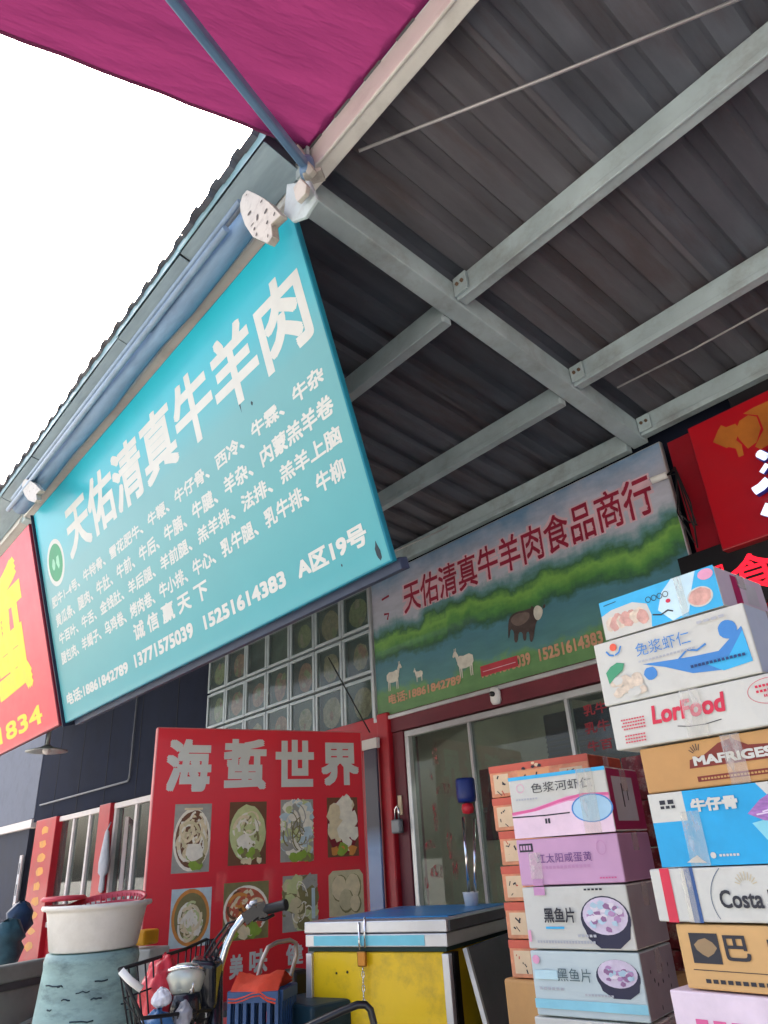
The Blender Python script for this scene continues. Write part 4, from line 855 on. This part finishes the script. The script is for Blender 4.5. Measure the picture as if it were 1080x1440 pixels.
m = MB(); yb_ = R3(199,1318,4.9); F = Frame(yb_, (1,.6,0), (0,0,1)); m = MB(F); m.box((-.045,-.04,-.1), (.05,.035,.04), mat('orange_yellow_plastic', (226,160,30), .45)); tag(m.build('plastic_tub', bevel=.012), 'small orange yellow plastic tub behind the teal drum', 'tub')
m = MB(F); m.box((-.1,-.6,-.14), (.1,-.055,.05), mat('pale_box', (190,192,188), .6)); tag(m.build('tub_stand', bevel=.01), 'pale box carrying the orange yellow tub by the poster', 'box')

# ================================================================ BLUE CRATE, CLOTH, TROLLEY
cr = atR(356,1395,3.75); CF = Frame(Vector((cr.x,cr.y,cr.z-.34))-Vector((.1,.065,0)), (.8,.6,0), (0,0,1)); BLU = mat('blue_crate_plastic', (44,80,124), .45, vary=.12)
crt = thing('plastic_crate', 'blue slatted plastic crate behind the bicycle', 'crate', CF); cw2, ch2, cd2 = .235, .34, .22
def crate_side(F, w, name='side'):
    m = MB(F); m.box((0,ch2-.04,-.012), (w,ch2,.012), BLU); m.box((0,0,-.012), (w,.04,.012), BLU); m.box((0,.16,-.009), (w,.19,.009), BLU)
    n = 6
    for k in range(n+1): x = k*(w-.016)/n; m.box((x,.04,-.008), (x+.016,ch2-.04,.008), BLU)
    m.build(name, crt)
crate_side(CF, cw2); crate_side(Frame(CF.P(0,0,-cd2), CF.ex, CF.ey), cw2); crate_side(Frame(CF.P(0,0,-cd2+.012), -CF.ez*-1, CF.ey), cd2-.03); crate_side(Frame(CF.P(cw2,0,-cd2+.012), CF.ez, CF.ey), cd2-.03)
m = MB(CF); m.box((0,-.012,-cd2), (cw2,-.001,0), BLU); m.build('bottom', crt)
m = MB(CF); m.box((-.02,-.8,-cd2-.02), (cw2+.02,-.03,.02), mat('dark_stand', (44,48,56), .6)); tag(m.build('crate_stand', bevel=.01), 'dark stand under the blue plastic crate', 'stand')
OC = mat('orange_red_cloth', (214,70,40), .7, vary=.15, bump=.5, scale=10); m = MB(CF); rr = random.Random(4); n = 7; vs = []
for j in range(n):
    for i in range(n): vs.append((.005+i*.22/(n-1), ch2+.014+.012*math.sin(i*1.1+j*.7)+.04*(1-abs(j-3)/3)+rr.uniform(-.006,.006)-(.03 if j == n-1 else 0), -cd2+.01+j*.215/(n-1)+(.012 if j == n-1 else 0)))
fs = [(j*n+i, (j+1)*n+i, (j+1)*n+i+1, j*n+i+1) for j in range(n-1) for i in range(n-1)]
vs2 = [(a,b-.012,c) for a,b,c in vs]; N = n*n
m.add(vs+vs2, fs+[tuple(N+q for q in f[::-1]) for f in fs], OC, True); tag(m.build('folded_cloth'), 'orange red cloth lying on the blue crate', 'cloth')
tr_ = thing('hand_truck', 'chrome tube hand truck standing by the red poster', 'hand truck', Vector((atR(392,1400,4.0).x, atR(392,1400,4.0).y, .1)))
m = MB(); pts = [R3(352,1448,4.0), R3(360,1385,4.0), R3(368,1352,4.0), R3(377,1332,4.0), R3(390,1325,4.05), R3(408,1322,4.1), R3(416,1326,4.12), R3(417,1342,4.12), R3(410,1368,4.12), R3(405,1395,4.12), R3(398,1448,4.12)]
lo0 = Vector((pts[0].x,pts[0].y,.2)); lo1 = Vector((pts[-1].x,pts[-1].y,.2)); m.tube([lo0]+pts+[lo1], .010, mat('worn_chrome', (170,160,150), .35, .7, .2), 10); m.build('handle', tr_)
m = MB(); m.tube([lo0+Vector((0,0,.3)), lo1+Vector((0,0,.3))], .01, CHROME, 8); m.bar(lo0-Vector((0,0,.06)), lo1-Vector((0,0,.06)), .22, .012, BLACKP); m.build('toe_plate', tr_)
for q in (lo0, lo1): m = MB(); m.lathe([(0,-.02),(.09,-.02),(.1,0),(.09,.02),(0,.02)], BLACK, q+Vector((0,0,0)), 18, axis=(lo1-lo0)); m.build('wheel', tr_)
bb_ = R3(414,1392,4.3); m = MB(); m.box((bb_.x-.06,bb_.y-.05,bb_.z-.25),(bb_.x+.07,bb_.y+.05,bb_.z+.09), mat('dark_bottle', (28,30,38), .4)); tag(m.build('dark_canister', bevel=.02), 'dark canister behind the chrome hand truck', 'canister')
wb_ = R3(431,1383,4.4); m = MB(); m.box((wb_.x-.12,wb_.y-.02,wb_.z-.3),(wb_.x+.16,wb_.y+.1,wb_.z+.05), mat('white_foam', (206,208,206), .7)); tag(m.build('foam_box', bevel=.01), 'white foam box below the poster beside the yellow chest', 'box')
tb_ = R3(420,1425,4.0); m = MB(); m.box((tb_.x-.1,tb_.y-.1,tb_.z-.4),(tb_.x+.25,tb_.y+.12,tb_.z+.06), mat('teal_dark_box', (18,52,66), .5)); tag(m.build('teal_box', bevel=.015), 'dark teal plastic box left of the yellow chest', 'box')

# ================================================================ YELLOW CHEST
FZ = Frame((-3.294,2.261,.1), (math.cos(math.radians(19.35)), math.sin(math.radians(19.35)),0), (0,0,1)); fw_, fd_ = .758, .924
YELM = mat('yellow_enamel', (240,200,20), .4, vary=.05, scale=3, dirt=(130,104,40,.75), dscale=5, bump=.05, coat=.1); CYAN = mat('cyan_insulation', (120,206,220), .5, vary=.08); BLUF = mat('bright_blue_film', (36,150,216), .3, vary=.15, scale=4); GRYM = mat('dark_grey_steel', (92,96,102), .38, .2, .18, 3, dirt=(50,52,56,.7))
fz = thing('ice_chest', 'yellow ice chest with aluminium trims and bright blue lid', 'chest', FZ)
m = MB(FZ); m.box((.03,.1,-fd_+.03), (fw_-.03,.98,-.012), YELM); body = m.build('body', fz, bevel=.006)
for a in (0, fw_-.034):
    m = MB(FZ); m.box((a,.06,-.03), (a+.034,.975,.004), ALU); m.build('corner_trim', fz, bevel=.004)
m = MB(FZ); m.box((fw_-.026,.06,-.09), (fw_+.003,.975,-.034), BLACKP); m.build('corner_gap', fz)  # black strip stands in for the dark gap behind the corner trim
m = MB(FZ); m.box((.012,.982,-fd_+.02), (fw_-.012,1.0,-.004), mat('dark_green_gap', (24,52,44), .6)); m.build('seal', fz)
m = MB(FZ); m.box((0,1.0,-fd_), (fw_,1.052,.006), ALU); lid = m.build('lid_band', fz, bevel=.004)
m = MB(FZ); m.rect(.05,1.006,fw_-.11,1.046,CYAN,.0075); m.build('cyan_strip', lid)
m = MB(FZ); m.box((-.004,1.056,-fd_-.004), (fw_+.004,1.105,.01), ALU); lid2 = m.build('lid', fz, bevel=.005)
m = MB(FZ); m.box((fw_+.0045,1.058,-fd_+.05), (fw_+.012,1.1,-.01), GRYM); m.build('side_cover', lid2)
m = MB(FZ); m.box((.05,1.1055,-fd_+.06), (fw_-.05,1.109,-.12), BLUF); m.build('blue_film', lid2)
m = MB(FZ); 
for a in (.06,fw_-.1):
    for b in (-.1,-fd_+.1): m.box((a,0,b-.04), (a+.05,.1,b), BLACK)
m.build('foot', fz)
# hasp, padlock, chain
u, v = FZ.pix(510,1300); m = MB(FZ); m.tube([(u-.012,1.1,.014),(u-.012,1.03,.016),(u-.01,.99,.02)], .005, CHROME, 6); m.tube([(u+.02,1.12,.012),(u+.018,1.0,.018)], .005, CHROME, 6); m.build('hasp', fz)
m = MB(FZ); m.box((u-.022,.925,.006), (u+.022,.985,.026), mat('brass_lock', (176,120,50), .35, .6)); m.build('padlock', fz, bevel=.006)
m = MB(FZ)
for k in range(6):
    z = .92-k*.026; q = [(u+.007*math.cos(a)*(1 if k % 2 else .35), z+.014*math.sin(a), .012+.006*math.cos(a)*(0 if k % 2 else 1)) for a in [2*math.pi*i/8 for i in range(9)]]; m.tube(q, .0028, CHROME, 5)
m.build('chain', fz)
m = MB(FZ); m.ell(u-.1,.9,.007,.006,BLACKP,8); m.ell(u-.16,.895,.006,.005,BLACKP,8)
for v in m.v: v.z += -.0125+.001
m.build('rivet_hole', fz)
# dark sheet leaning on its right side
s0 = FZ.P(fw_+.03,.985,-.10); s1 = FZ.P(fw_+.03,1.0,-fd_-.1); b0 = FZ.P(fw_+.3,.0,-.02); b1 = FZ.P(fw_+.3,.0,-fd_-.1); o_ = FZ.ex*.012
m = MB(); m.hexa([b0, b0+o_, b1+o_, b1, s0, s0+o_, s1+o_, s1], GRYM); m.bar(b0+o_*.5-FZ.ez*-.004, s0+o_*.5-FZ.ez*-.004, .02, .02, ALU, up=FZ.ez)
tag(m.build('leaning_panel'), 'dark grey metal sheet with pale edge leaning on the yellow chest', 'panel')
# chrome rod stand with blue head in a white pot on the chest
wp = FZ.P(.56,1.109,-.72); t_ = thing('rod_stand', 'twin chrome rods with red and blue head rising from a white pot on the chest', 'stand', wp)
m = MB(); m.lathe([(0,0),(.035,0),(.042,.06),(.044,.066),(.036,.066),(.03,.01),(0,.01)], WHITE, wp, 20); m.build('pot', t_)
tp1, tp2 = atR(651,1149,math.hypot(wp.x,wp.y)), atR(667,1152,math.hypot(wp.x,wp.y)+.05)
m = MB(); m.tube([wp+Vector((-.012,0,.02)), tp1], .0085, CHROME, 10); m.build('rod', t_); m = MB(); m.tube([wp+Vector((.018,.01,.02)), tp2], .0085, CHROME, 10); m.build('rod', t_)
m = MB(); m.lathe([(0,-.03),(.03,-.024),(.036,0),(.03,.024),(0,.03)], mat('red_knob', (196,40,52), .35), (tp1+tp2)/2+Vector((0,0,.05)), 16); m.build('knob', t_)
m = MB(); c = (tp1+tp2)/2+Vector((0,0,.08)); m.lathe([(.02,0),(.05,.005),(.055,.03),(.055,.12),(.05,.13),(0,.13)], mat('deep_blue_cap', (24,44,110), .35), c, 18); m.build('cap', t_)
# black tubular handle in front of the chest
hc = thing('black_hand_cart', 'black tube handle of a cart in front of the yellow chest', 'cart', Vector((atR(500,1440,2.6).x, atR(500,1440,2.6).y, 0)))
pts = [R3(400,1458,2.6), R3(440,1440,2.6), R3(480,1422,2.6), R3(503,1413,2.6), R3(514,1413,2.6), R3(521,1420,2.6), R3(526,1440,2.6), R3(530,1475,2.6)]
e0, e1 = Vector((pts[0].x,pts[0].y,.16)), Vector((pts[-1].x,pts[-1].y,.16)); m = MB(); m.tube([e0]+pts+[e1], .011, BLACKP, 12); m.build('handle', hc)
m = MB(); m.bar(e0-Vector((0,0,.03)), e1-Vector((0,0,.03)), .4, .03, BLACKP); m.build('platform', hc)
for q in (e0, e1): m = MB(); m.lathe([(0,-.02),(.055,-.02),(.06,0),(.055,.02),(0,.02)], BLACK, Vector((q.x,q.y,.06)), 16, axis=(e1-e0)); m.build('wheel', hc)

# ================================================================ CARTONS
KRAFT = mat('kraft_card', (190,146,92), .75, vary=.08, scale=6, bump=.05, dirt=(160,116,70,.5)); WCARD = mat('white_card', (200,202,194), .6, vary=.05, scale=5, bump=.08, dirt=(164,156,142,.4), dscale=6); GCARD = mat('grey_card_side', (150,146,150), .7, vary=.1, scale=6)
INK = mat('ink_dark', (44,46,54), .6, vary=.1)
def inkm(n, c): return mat('ink_'+n, c, .45, vary=.09, scale=7, bump=.1)
class Carton:
    def __init__(s, label, x0, y0, z0, w, d, h, yaw, front, side=None, group='cartons in the stacks'):
        a = math.radians(yaw); s.F = Frame((x0,y0,z0), (math.cos(a),math.sin(a),0), (0,0,1)); s.w, s.h, s.d = w, h, d
        s.o = thing('carton', label, 'carton', s.F, group)
        m = MB(s.F); m.box((0,.001,-d), (w,h-.001,0), front); s.body = m.build('box', s.o, bevel=.004, seg=2)
        s.R = Frame(s.F.P(w,0,0), -s.F.ez, (0,0,1)); s.m = MB(s.F); s.l = MB(s.F)
        if side: m = MB(s.R); m.rect(.004,.005,d-.004,h-.005,side,.0006); m.build('side_print', s.o)
        if side and h > .1: m = MB(s.R); m.rect(d/2-.024, h*.62, d/2+.024, h-.002, TAPE, .0022); m.build('side_tape', s.o)
        # flap seam on top
        m = MB(s.F); m.box((.003,h-.0009,-d/2-.0015), (w-.003,h+.0003,-d/2+.0015), INK); m.build('flap_seam', s.body)
    def pr(s, u0, v0, u1, v1, mt): s.m.rect(u0*s.w, v0*s.h, u1*s.w, v1*s.h, mt); return s
    def pg(s, pts, mt): s.m.poly([(a*s.w, b*s.h) for a, b in pts], mt); return s
    def el(s, u, v, ru, rv, mt, n=24, wob=0): s.m.ell(u*s.w, v*s.h, ru*s.w, rv*s.h, mt, n, wob=wob); return s
    def st(s, pts, w, mt): s.m.stroke([(a*s.w, b*s.h) for a, b in pts], w, mt); return s
    def tx(s, t, u0, v0, u1, v1, mt, bold=.01, **k): s.l.lay = max(s.l.lay, s.m.lay+.0004); s.l.text(t, u0*s.w, v0*s.h, u1*s.w, v1*s.h, mt, bold, **k); return s
    def tape(s, u0, u1, v0=0, v1=1): s.tp = (u0, u1, v0, v1); return s
    def dots(s, u0, v0, u1, v1, n, mt, wd=.006):
        for k in range(n):
            a = u0+(u1-u0)*k/n; s.pr(a, v0, a+(u1-u0)/n*.7, v1, mt)
        return s
    def done(s):
        if s.m.v: s.m.build('print', s.o)
        if s.l.v: s.l.build('lettering', s.o)
        if hasattr(s, 'tp'):
            u0, u1, v0, v1 = s.tp; m = MB(s.F); z = max(s.l.lay, s.m.lay)+.0006; m.rect(u0*s.w, v0*s.h, u1*s.w, v1*s.h, TAPE, z); m.build('tape', s.o)
        return s.o
rnd = random.Random(9)
YS = 1.80
BLU1 = inkm('sky_blue', (58,176,226)); BLU2 = inkm('royal_blue', (64,132,200)); PINKI = inkm('pink', (214,96,150)); REDI = inkm('red', (206,44,72)); MEATP = mat('print_meat_pink', (206,160,148), .5, vary=.2, scale=40); SHRIMP = mat('print_shrimp', (210,196,176), .5, vary=.2, scale=50); LGREY = inkm('light_grey', (176,180,186)); GRNI = inkm('leaf_green', (66,150,110)); STEAK = mat('print_steak', (156,110,176), .5, vary=.25, scale=30, stretch=(1,4,1)); FATP = inkm('fat', (222,206,226))
# ---- right stack, top to bottom
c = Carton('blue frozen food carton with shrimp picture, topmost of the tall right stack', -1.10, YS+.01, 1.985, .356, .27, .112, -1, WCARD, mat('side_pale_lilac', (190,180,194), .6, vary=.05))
c.pr(.0,.0,1,1,BLU1).pg([(0,0),(.0,.62),(.1,.72),(.3,.75),(.42,.6),(.44,.3),(.42,0)], WCARD).pg([(.5,.35),(.56,.75),(.66,1),(.86,1),(.8,.6),(.74,.1),(.6,.0)], inkm('pale_sky', (196,226,236)))
for k in range(10): c.el(.08+.032*k, .3+.12*rnd.random(), .05, .18, rnd.choice([MEATP, SHRIMP]), 10, .2)
c.el(.85,.36,.1,.24,WCARD).el(.85,.36,.09,.21,MEATP,14,.06).el(.93,.84,.06,.13,inkm('pale_pink',(226,160,190)))
for k in range(4): c.m.ring((.44+.05*k)*c.w, .68*c.h, .0085, .0085, .0018, INK)
c.st([(.45,.28),(.52,.22),(.58,.28),(.62,.22)], .004, INK).el(.6,.5,.02,.05,REDI).st([(.04,.88),(.16,.9)], .002, INK).tape(.68,.74); c.done()
m = MB(c.R); m.rect(.08,.01,.12,.1,inkm('magenta',(160,40,90))); m.rect(.15,.03,.22,.09,LGREY); m.build('side_mark', c.o)
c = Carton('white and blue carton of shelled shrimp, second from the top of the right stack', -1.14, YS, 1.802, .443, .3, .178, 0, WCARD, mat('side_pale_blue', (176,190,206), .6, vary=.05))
c.pg([(.32,.5),(.5,.46),(.66,.43),(.8,.42),(.88,.55),(.96,.68),(.97,.2),(.8,.15),(.62,.2),(.46,.38)], BLU2).pg([(.7,.3),(.85,.32),(.96,.62),(.97,.18),(.8,.14)], BLU1).el(.88,.68,.055,.13,BLU2,16,.05).el(.36,.34,.045,.1,BLU2,12,.1)
for k in range(26): c.el(.2+rnd.uniform(-.09,.09), .24+rnd.uniform(-.13,.13), .035, .06, rnd.choice([SHRIMP, WCARD, SHRIMP]), 9, .25)
c.pg([(.06,.5),(.1,.58),(.15,.62),(.2,.58),(.18,.48),(.13,.42),(.07,.32)], GRNI).el(.145,.87,.025,.06,inkm('orange_red',(226,96,70))).st([(.09,.83),(.11,.76),(.14,.74)], .005, BLU2).st([(.15,.74),(.18,.77),(.2,.86)], .005, BLU2)
c.st([(.56,.44),(.62,.54),(.68,.5),(.74,.56)], .005, BLU2).dots(.3,.5+.03,.68,.56,16,LGREY).dots(.62,.27,.95,.31,14,inkm('navy',(30,60,110))).dots(.72,.86,.9,.9,4,LGREY)
c.tx('免浆虾仁', .3,.62,.66,.82, BLU2, .0); c.done()
c = Carton('white carton with red cursive lettering, third from the top of the right stack', -1.13, YS, 1.682, .53, .36, .118, 0, WCARD, WCARD)
c.tx('LorFood', .235,.42,.62,.82, REDI, .03, shear=.15).st([(.36,.3),(.42,.25),(.5,.24),(.58,.28)], .002, INK); c.m.ring(.83*c.w,.66*c.h,.055,.03,.0012,REDI)
for k in range(4): c.dots(.06+.01*(k%2), .62-.07*k, .2, .65-.07*k, 9, REDI); 
for k in range(3): c.dots(.07, .26-.07*k, .19, .29-.07*k, 8, REDI)
for k in range(3): c.dots(.77+.03*(k==2), .74-.1*k, .89-.03*(k==2), .79-.1*k, 7, REDI)
c.tape(.41,.51); c.done()
c = Carton('brown kraft carton with maroon logo, fourth from the top of the right stack', -1.068, YS+.01, 1.566, .48, .36, .113, 0, KRAFT, KRAFT)
BRN = inkm('maroon_logo', (120,42,30)); c.pg([(.27,.42),(.28,.6),(.36,.66),(.45,.86),(.52,.92),(.6,.74),(.72,.7),(.73,.42)], BRN).pr(.3,.13,.73,.24,BRN)
for k in range(5): a = 1.2+k*.35; c.st([(.33+.02*math.cos(a)*1.2,.68+.1*math.sin(a)),(.33+.05*math.cos(a),.68+.24*math.sin(a))], .002, INK)
c.tx('MAFRIGES', .3,.46,.71,.66, WCARD, .04).dots(.32,.16,.7,.2,22,KRAFT).tape(.47,.57); c.done()
c = Carton('bright blue beef rib carton with purple meat picture, under the brown carton', -1.064, YS, 1.396, .5, .36, .168, 0, WCARD, BLU1)
c.pr(0,0,1,1,inkm('cyan_blue',(26,160,214))).pr(0,.6,.19,1,WCARD).pg([(.56,1),(.6,.84),(.8,.8),(1,.78),(1,1)], WCARD)
c.pg([(.5,.5),(.55,.28),(.7,.08),(1,.0),(1,.4),(.7,.6)], inkm('pale_cyan',(130,206,222))).pg([(.49,.62),(.56,.78),(.66,.92),(.76,.9),(.74,.66),(.66,.5),(.56,.52)], STEAK).pg([(.66,.44),(.74,.66),(.84,.86),(1,.84),(1,.3),(.86,.2),(.74,.32)], STEAK)
for k in range(5): c.st([(.53+.03*k,.6+.03*k),(.6+.03*k,.62+.05*k),(.66+.02*k,.58+.07*k)], .003, FATP)
for k in range(6): c.st([(.7+.04*k,.42+.03*k),(.78+.04*k,.5+.04*k),(.84+.03*k,.48+.05*k)], .003, FATP)
c.el(.86,.9,.07,.1,inkm('hot_pink',(216,96,160)),12,.1).el(.74,.92,.05,.08,inkm('dark_plum',(70,60,110)),10,.15).st([(.62,.98),(.66,.72),(.67,.6)], .002, INK).dots(.06,.78,.15,.82,3,INK).dots(.06,.84,.15,.9,2,INK).el(.28,.13,.014,.04,WCARD).dots(.31,.11,.41,.14,6,WCARD).pg([(.14,.05),(.17,.1),(.2,.14),(.22,.08),(.24,.04)], WCARD)
c.tx('牛仔骨', .225,.7,.46,.88, WCARD, .05).tape(.16,.26,0,.72); c.done()
c = Carton('white carton with red and blue stripes and sunburst, below the blue beef rib carton', -1.10, YS-.005, 1.278, .52, .36, .116, 0, WCARD, WCARD)
NAV = inkm('navy_stripe', (44,84,140)); c.pr(.055,0,.105,1,REDI).pr(.18,0,.225,1,NAV); c.st([(.63+.345*math.cos(a),.4+.95*math.sin(a)) for a in [2.5+.1*k for k in range(13)] if 0 < .4+.95*math.sin(a) < .99], .0018, inkm('line_grey',(90,104,124)))
for k in range(9): a = .2+k*.34; c.st([(.46+.014*math.cos(a)*2,.66+.06*math.sin(a)*1.4),(.46+.05*math.cos(a),.66+.24*math.sin(a))], .002, inkm('sun_tan',(196,184,150)))
c.tx('Costa Brava', .325,.26,.72,.58, INK, .02).tape(.16,.21); c.done()
c = Carton('tan kraft carton with black emblem and Chinese lettering low in the right stack', -1.062, YS, 1.143, .5, .36, .132, 0, mat('tan_card', (204,164,108), .7, vary=.06), KRAFT)
c.pr(.06,.4,.2,.86,INK).el(.13,.64,.045,.14,mat('emblem_tan',(150,126,92)),9,.3).st([(.05,.3),(.9,.29)], .0015, INK).tx('巴', .225,.46,.34,.84,INK,.02).tx('朗', .42,.46,.54,.84,INK,.02).dots(.1,.11,.62,.17,15,INK); c.done()
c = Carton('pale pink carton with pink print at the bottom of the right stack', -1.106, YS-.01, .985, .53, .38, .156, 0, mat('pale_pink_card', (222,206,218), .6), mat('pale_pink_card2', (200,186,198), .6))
c.dots(.1,.52,.34,.66,3,PINKI).dots(.1,.3,.5,.36,12,LGREY); c.done()
c = Carton('plain kraft carton carrying the tall right stack', -1.09, YS, .822, .5, .36, .16, 0, KRAFT, KRAFT); c.done()
# ---- left stack
LX, LY, LA = -1.683, 1.988, 10.374
def lc_(label, z0, z1, front, side, dw=0, da=0, dx=0): return Carton(label, LX+dx, LY, z0, .347+dw, .26, z1-z0-.002, LA+da, front, side)
MAGE = inkm('magenta_side', (150,36,84)); LPINK = mat('light_pink_card', (196,154,188), .55, vary=.04); 
c = lc_('white and pink river shrimp carton with magenta side, topmost of the left stack', 1.49, 1.68, WCARD, MAGE)
c.pr(0,.94,1,1,BLU1).pg([(0,.0),(0,.42),(.2,.45),(.4,.52),(.6,.6),(.8,.6),(1,.56),(1,0)], inkm('band_pink',(226,150,190))).pg([(0,.0),(0,.36),(.3,.42),(.6,.52),(1,.48),(1,0)], mat('band_light',(232,206,222)))
c.st([(.0,.4),(.25,.43),(.5,.53),(.75,.6),(1,.57)], .008, PINKI).el(.82,.38,.2,.22,BLU2).el(.82,.38,.185,.2,mat('plate_pale_blue',(166,206,230))); c.m.ring(.12*c.w,.8*c.h,.014,.014,.002,inkm('pale_pink',(226,160,190))); c.dots(.06,.6,.3,.63,8,LGREY).st([(0,.34),(.35,.33),(.6,.34)], .004, INK).dots(.34,.2,.4,.28,2,INK)
c.tx('色浆河虾仁', .24,.7,.86,.86, INK, -.004).tape(.72,.88,0,1); c.done()
m = MB(c.R); m.rect(.035,.03,.2,.16,LGREY); m.rect(.1,.07,.11,.14,INK); m.rect(.14,.09,.148,.12,INK); m.build('side_label', c.o)
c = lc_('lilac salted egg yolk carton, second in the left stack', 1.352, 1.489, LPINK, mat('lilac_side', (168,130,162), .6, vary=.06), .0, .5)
c.pr(.03,.72,.17,.9,INK).dots(.04,.76,.16,.86,4,LPINK).dots(.2,.34,.72,.4,14,inkm('dim_pink',(190,140,180))).dots(.78,.1,.94,.13,6,PINKI); c.m.ring(.84*c.w,.72*c.h,.016,.02,.002,inkm('dim_pink',(190,140,180)))
c.tx('红太阳咸蛋黄', .2,.46,.74,.66, inkm('plum',(104,64,128)), .0).pr(.13,-.0,.23,.14,inkm('dim_pink',(190,140,180))).tape(.12,.24,.14,.7); c.done()
def bowl(c, cx, cy, rx, ry):
    c.el(cx,cy-.03,rx,ry,mat('bowl_navy',(38,40,66),.5)).pg([(cx-rx,cy),(cx-rx*.8,cy-ry*.9),(cx-rx*.35,cy-ry*1.3),(cx+rx*.4,cy-ry*1.3),(min(.995,cx+rx*.85),cy-ry*.9),(min(.995,cx+rx),cy)], mat('bowl_navy',(38,40,66),.5)).el(cx,cy+.02,rx*.9,ry*.8,mat('fish_white',(206,196,214),.5,vary=.1,scale=40))
    for k in range(34):
        a = rnd.uniform(0,6.28); q = math.sqrt(rnd.random())*.8; c.el(cx+rx*.85*q*math.cos(a), cy+.02+ry*.75*q*math.sin(a), rx*.14, ry*.13, rnd.choice([mat('fish_a',(224,218,226)),mat('fish_b',(180,140,184)),mat('fish_c',(176,206,220)),mat('fish_d',(150,110,150))]), 7, .35)
FISHC = mat('pale_mint_card', (188,204,204), .55, vary=.03)
c = lc_('white fish slice carton with large dark bowl, third in the left stack', 1.18, 1.351, WCARD, GCARD, .0, -.3)
bowl(c, .77,.5,.225,.36); c.st([(.2,.34),(.38,.34)], .006, BLU1).dots(.1,.1,.66,.14,20,LGREY).dots(.5,.2,.68,.24,5,LGREY).dots(.62,.92,.8,.95,5,INK).dots(.02,.12,.06,.3,1,inkm('pale_pink',(226,160,190)))
c.tx('黑鱼片', .2,.42,.5,.66, INK, .02).pr(.13,.86,.24,1,inkm('dim_pink',(190,140,180))); c.done()
c = lc_('pale mint fish slice carton with small dark bowl, fourth in the left stack', 1.01, 1.179, FISHC, GCARD, .0, .3)
bowl(c, .79,.66,.19,.26); c.pr(0,.12,1,.26,inkm('mint_blue',(140,206,222))).dots(.06,.4,.3,.44,6,LGREY).dots(.48,.34,.74,.37,9,LGREY).el(.06,.86,.035,.07,inkm('pale_pink',(226,160,190))).pr(.03,.56,.25,.7,inkm('mint_pale',(186,220,226)))
c.tx('黑鱼片', .25,.54,.56,.74, mat('ink_teal_grey',(74,98,104)), .0); c.done()
for cc, R_ in ((c.R, 6),):
    m = MB(cc)
    for k in range(9): m.ell(rnd.uniform(.04,.22), rnd.uniform(.02,.15), .004, .006, INK, 6, wob=.3)
    m.build('side_scuff', c.o)
c = lc_('white carton at the very bottom of the left stack', .822, 1.009, WCARD, GCARD, .02, 0, -.015); c.dots(.1,.6,.5,.66,9,LGREY); c.done()
# display table carrying both stacks
tb = thing('display_table', 'grey metal table carrying both carton stacks', 'table', (-1.1, 2.1, 0))
m = MB(); m.box((-1.85,1.72,.785), (-.45,2.45,.82), TB); m.build('tabletop', tb, bevel=.005)
for a in (-1.8,-.54):
    for b in (1.76,2.37): m = MB(); m.box((a,b,0.1), (a+.04,b+.04,.785), TB); m.build('leg', tb)
# ---- orange cartons behind the left stack
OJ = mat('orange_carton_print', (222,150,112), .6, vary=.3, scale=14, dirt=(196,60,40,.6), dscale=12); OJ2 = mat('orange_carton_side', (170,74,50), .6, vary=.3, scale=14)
oa = atR(688,1078,3.0); ob = atR(716,1268,3.0); hz = (oa.z-ob.z)/4; ang = 10
for k in range(6):
    z1 = oa.z-k*hz; lab = ['topmost orange fruit carton behind the left stack','second orange carton down behind the left stack','third orange carton down behind the left stack','fourth orange carton down behind the left stack','lowest visible orange carton behind the left stack','orange carton hidden low behind the left stack'][k]
    c = Carton(lab, oa.x+rnd.uniform(-.01,.01), oa.y, z1-hz, .42, .3, hz-.002, ang+rnd.uniform(-2,2), OJ, OJ2, 'orange fruit cartons')
    CRM = mat('print_cream',(222,196,160)); ORD = inkm('carton_red',(200,92,72))
    c.pr(0,.78,1,1,ORD).pr(.04,.12,.2,.72,CRM).pr(.3,.1,.62,.74,mat('print_peach',(226,160,110))).pr(.72,.15,.94,.66,CRM)
    for q0 in (.06,.34,.48,.76):
        for q in range(5):
            x, y = q0+rnd.uniform(0,.1), rnd.uniform(.2,.62); c.st([(x,y),(x+rnd.uniform(-.03,.05),y+rnd.uniform(-.16,.16))], rnd.uniform(.003,.007), rnd.choice([INK, INK, ORD]))
    for q in range(5): c.el(rnd.uniform(.3,.62), rnd.uniform(.8,.94), .02, .05, rnd.choice([CRM, INK]), 7, .3)
    c.done()
m = MB(); zb = oa.z-6*hz; m.box((oa.x-.05,oa.y,.1),(oa.x+.45,oa.y+.4,zb-.003), KRAFT); tag(m.build('base_carton', bevel=.01), 'large plain kraft carton under the orange cartons', 'carton')
# ---- patterned red cartons between the stacks, further back
PAT = mat('red_pattern_card', (120,40,44), .6, vary=.5, scale=26, dirt=(206,196,176,.9), dscale=20)
pa = atY(872,1066,2.75)
for k in range(5):
    h_ = .17; m = MB(); z1 = pa.z-k*h_; m.box((pa.x,2.75,z1-h_+.003),(pa.x+.5,3.1,z1), PAT)
    o = m.build('carton', bevel=.005); tag(o, ['topmost','second','third','fourth','lowest'][k]+' red patterned carton seen in the gap between the two stacks', 'carton', 'red patterned cartons')
m = MB(); m.box((pa.x,2.75,.1),(pa.x+.5,3.1,pa.z-5*h_), KRAFT); tag(m.build('base_carton', bevel=.01), 'plain kraft carton under the red patterned cartons', 'carton')
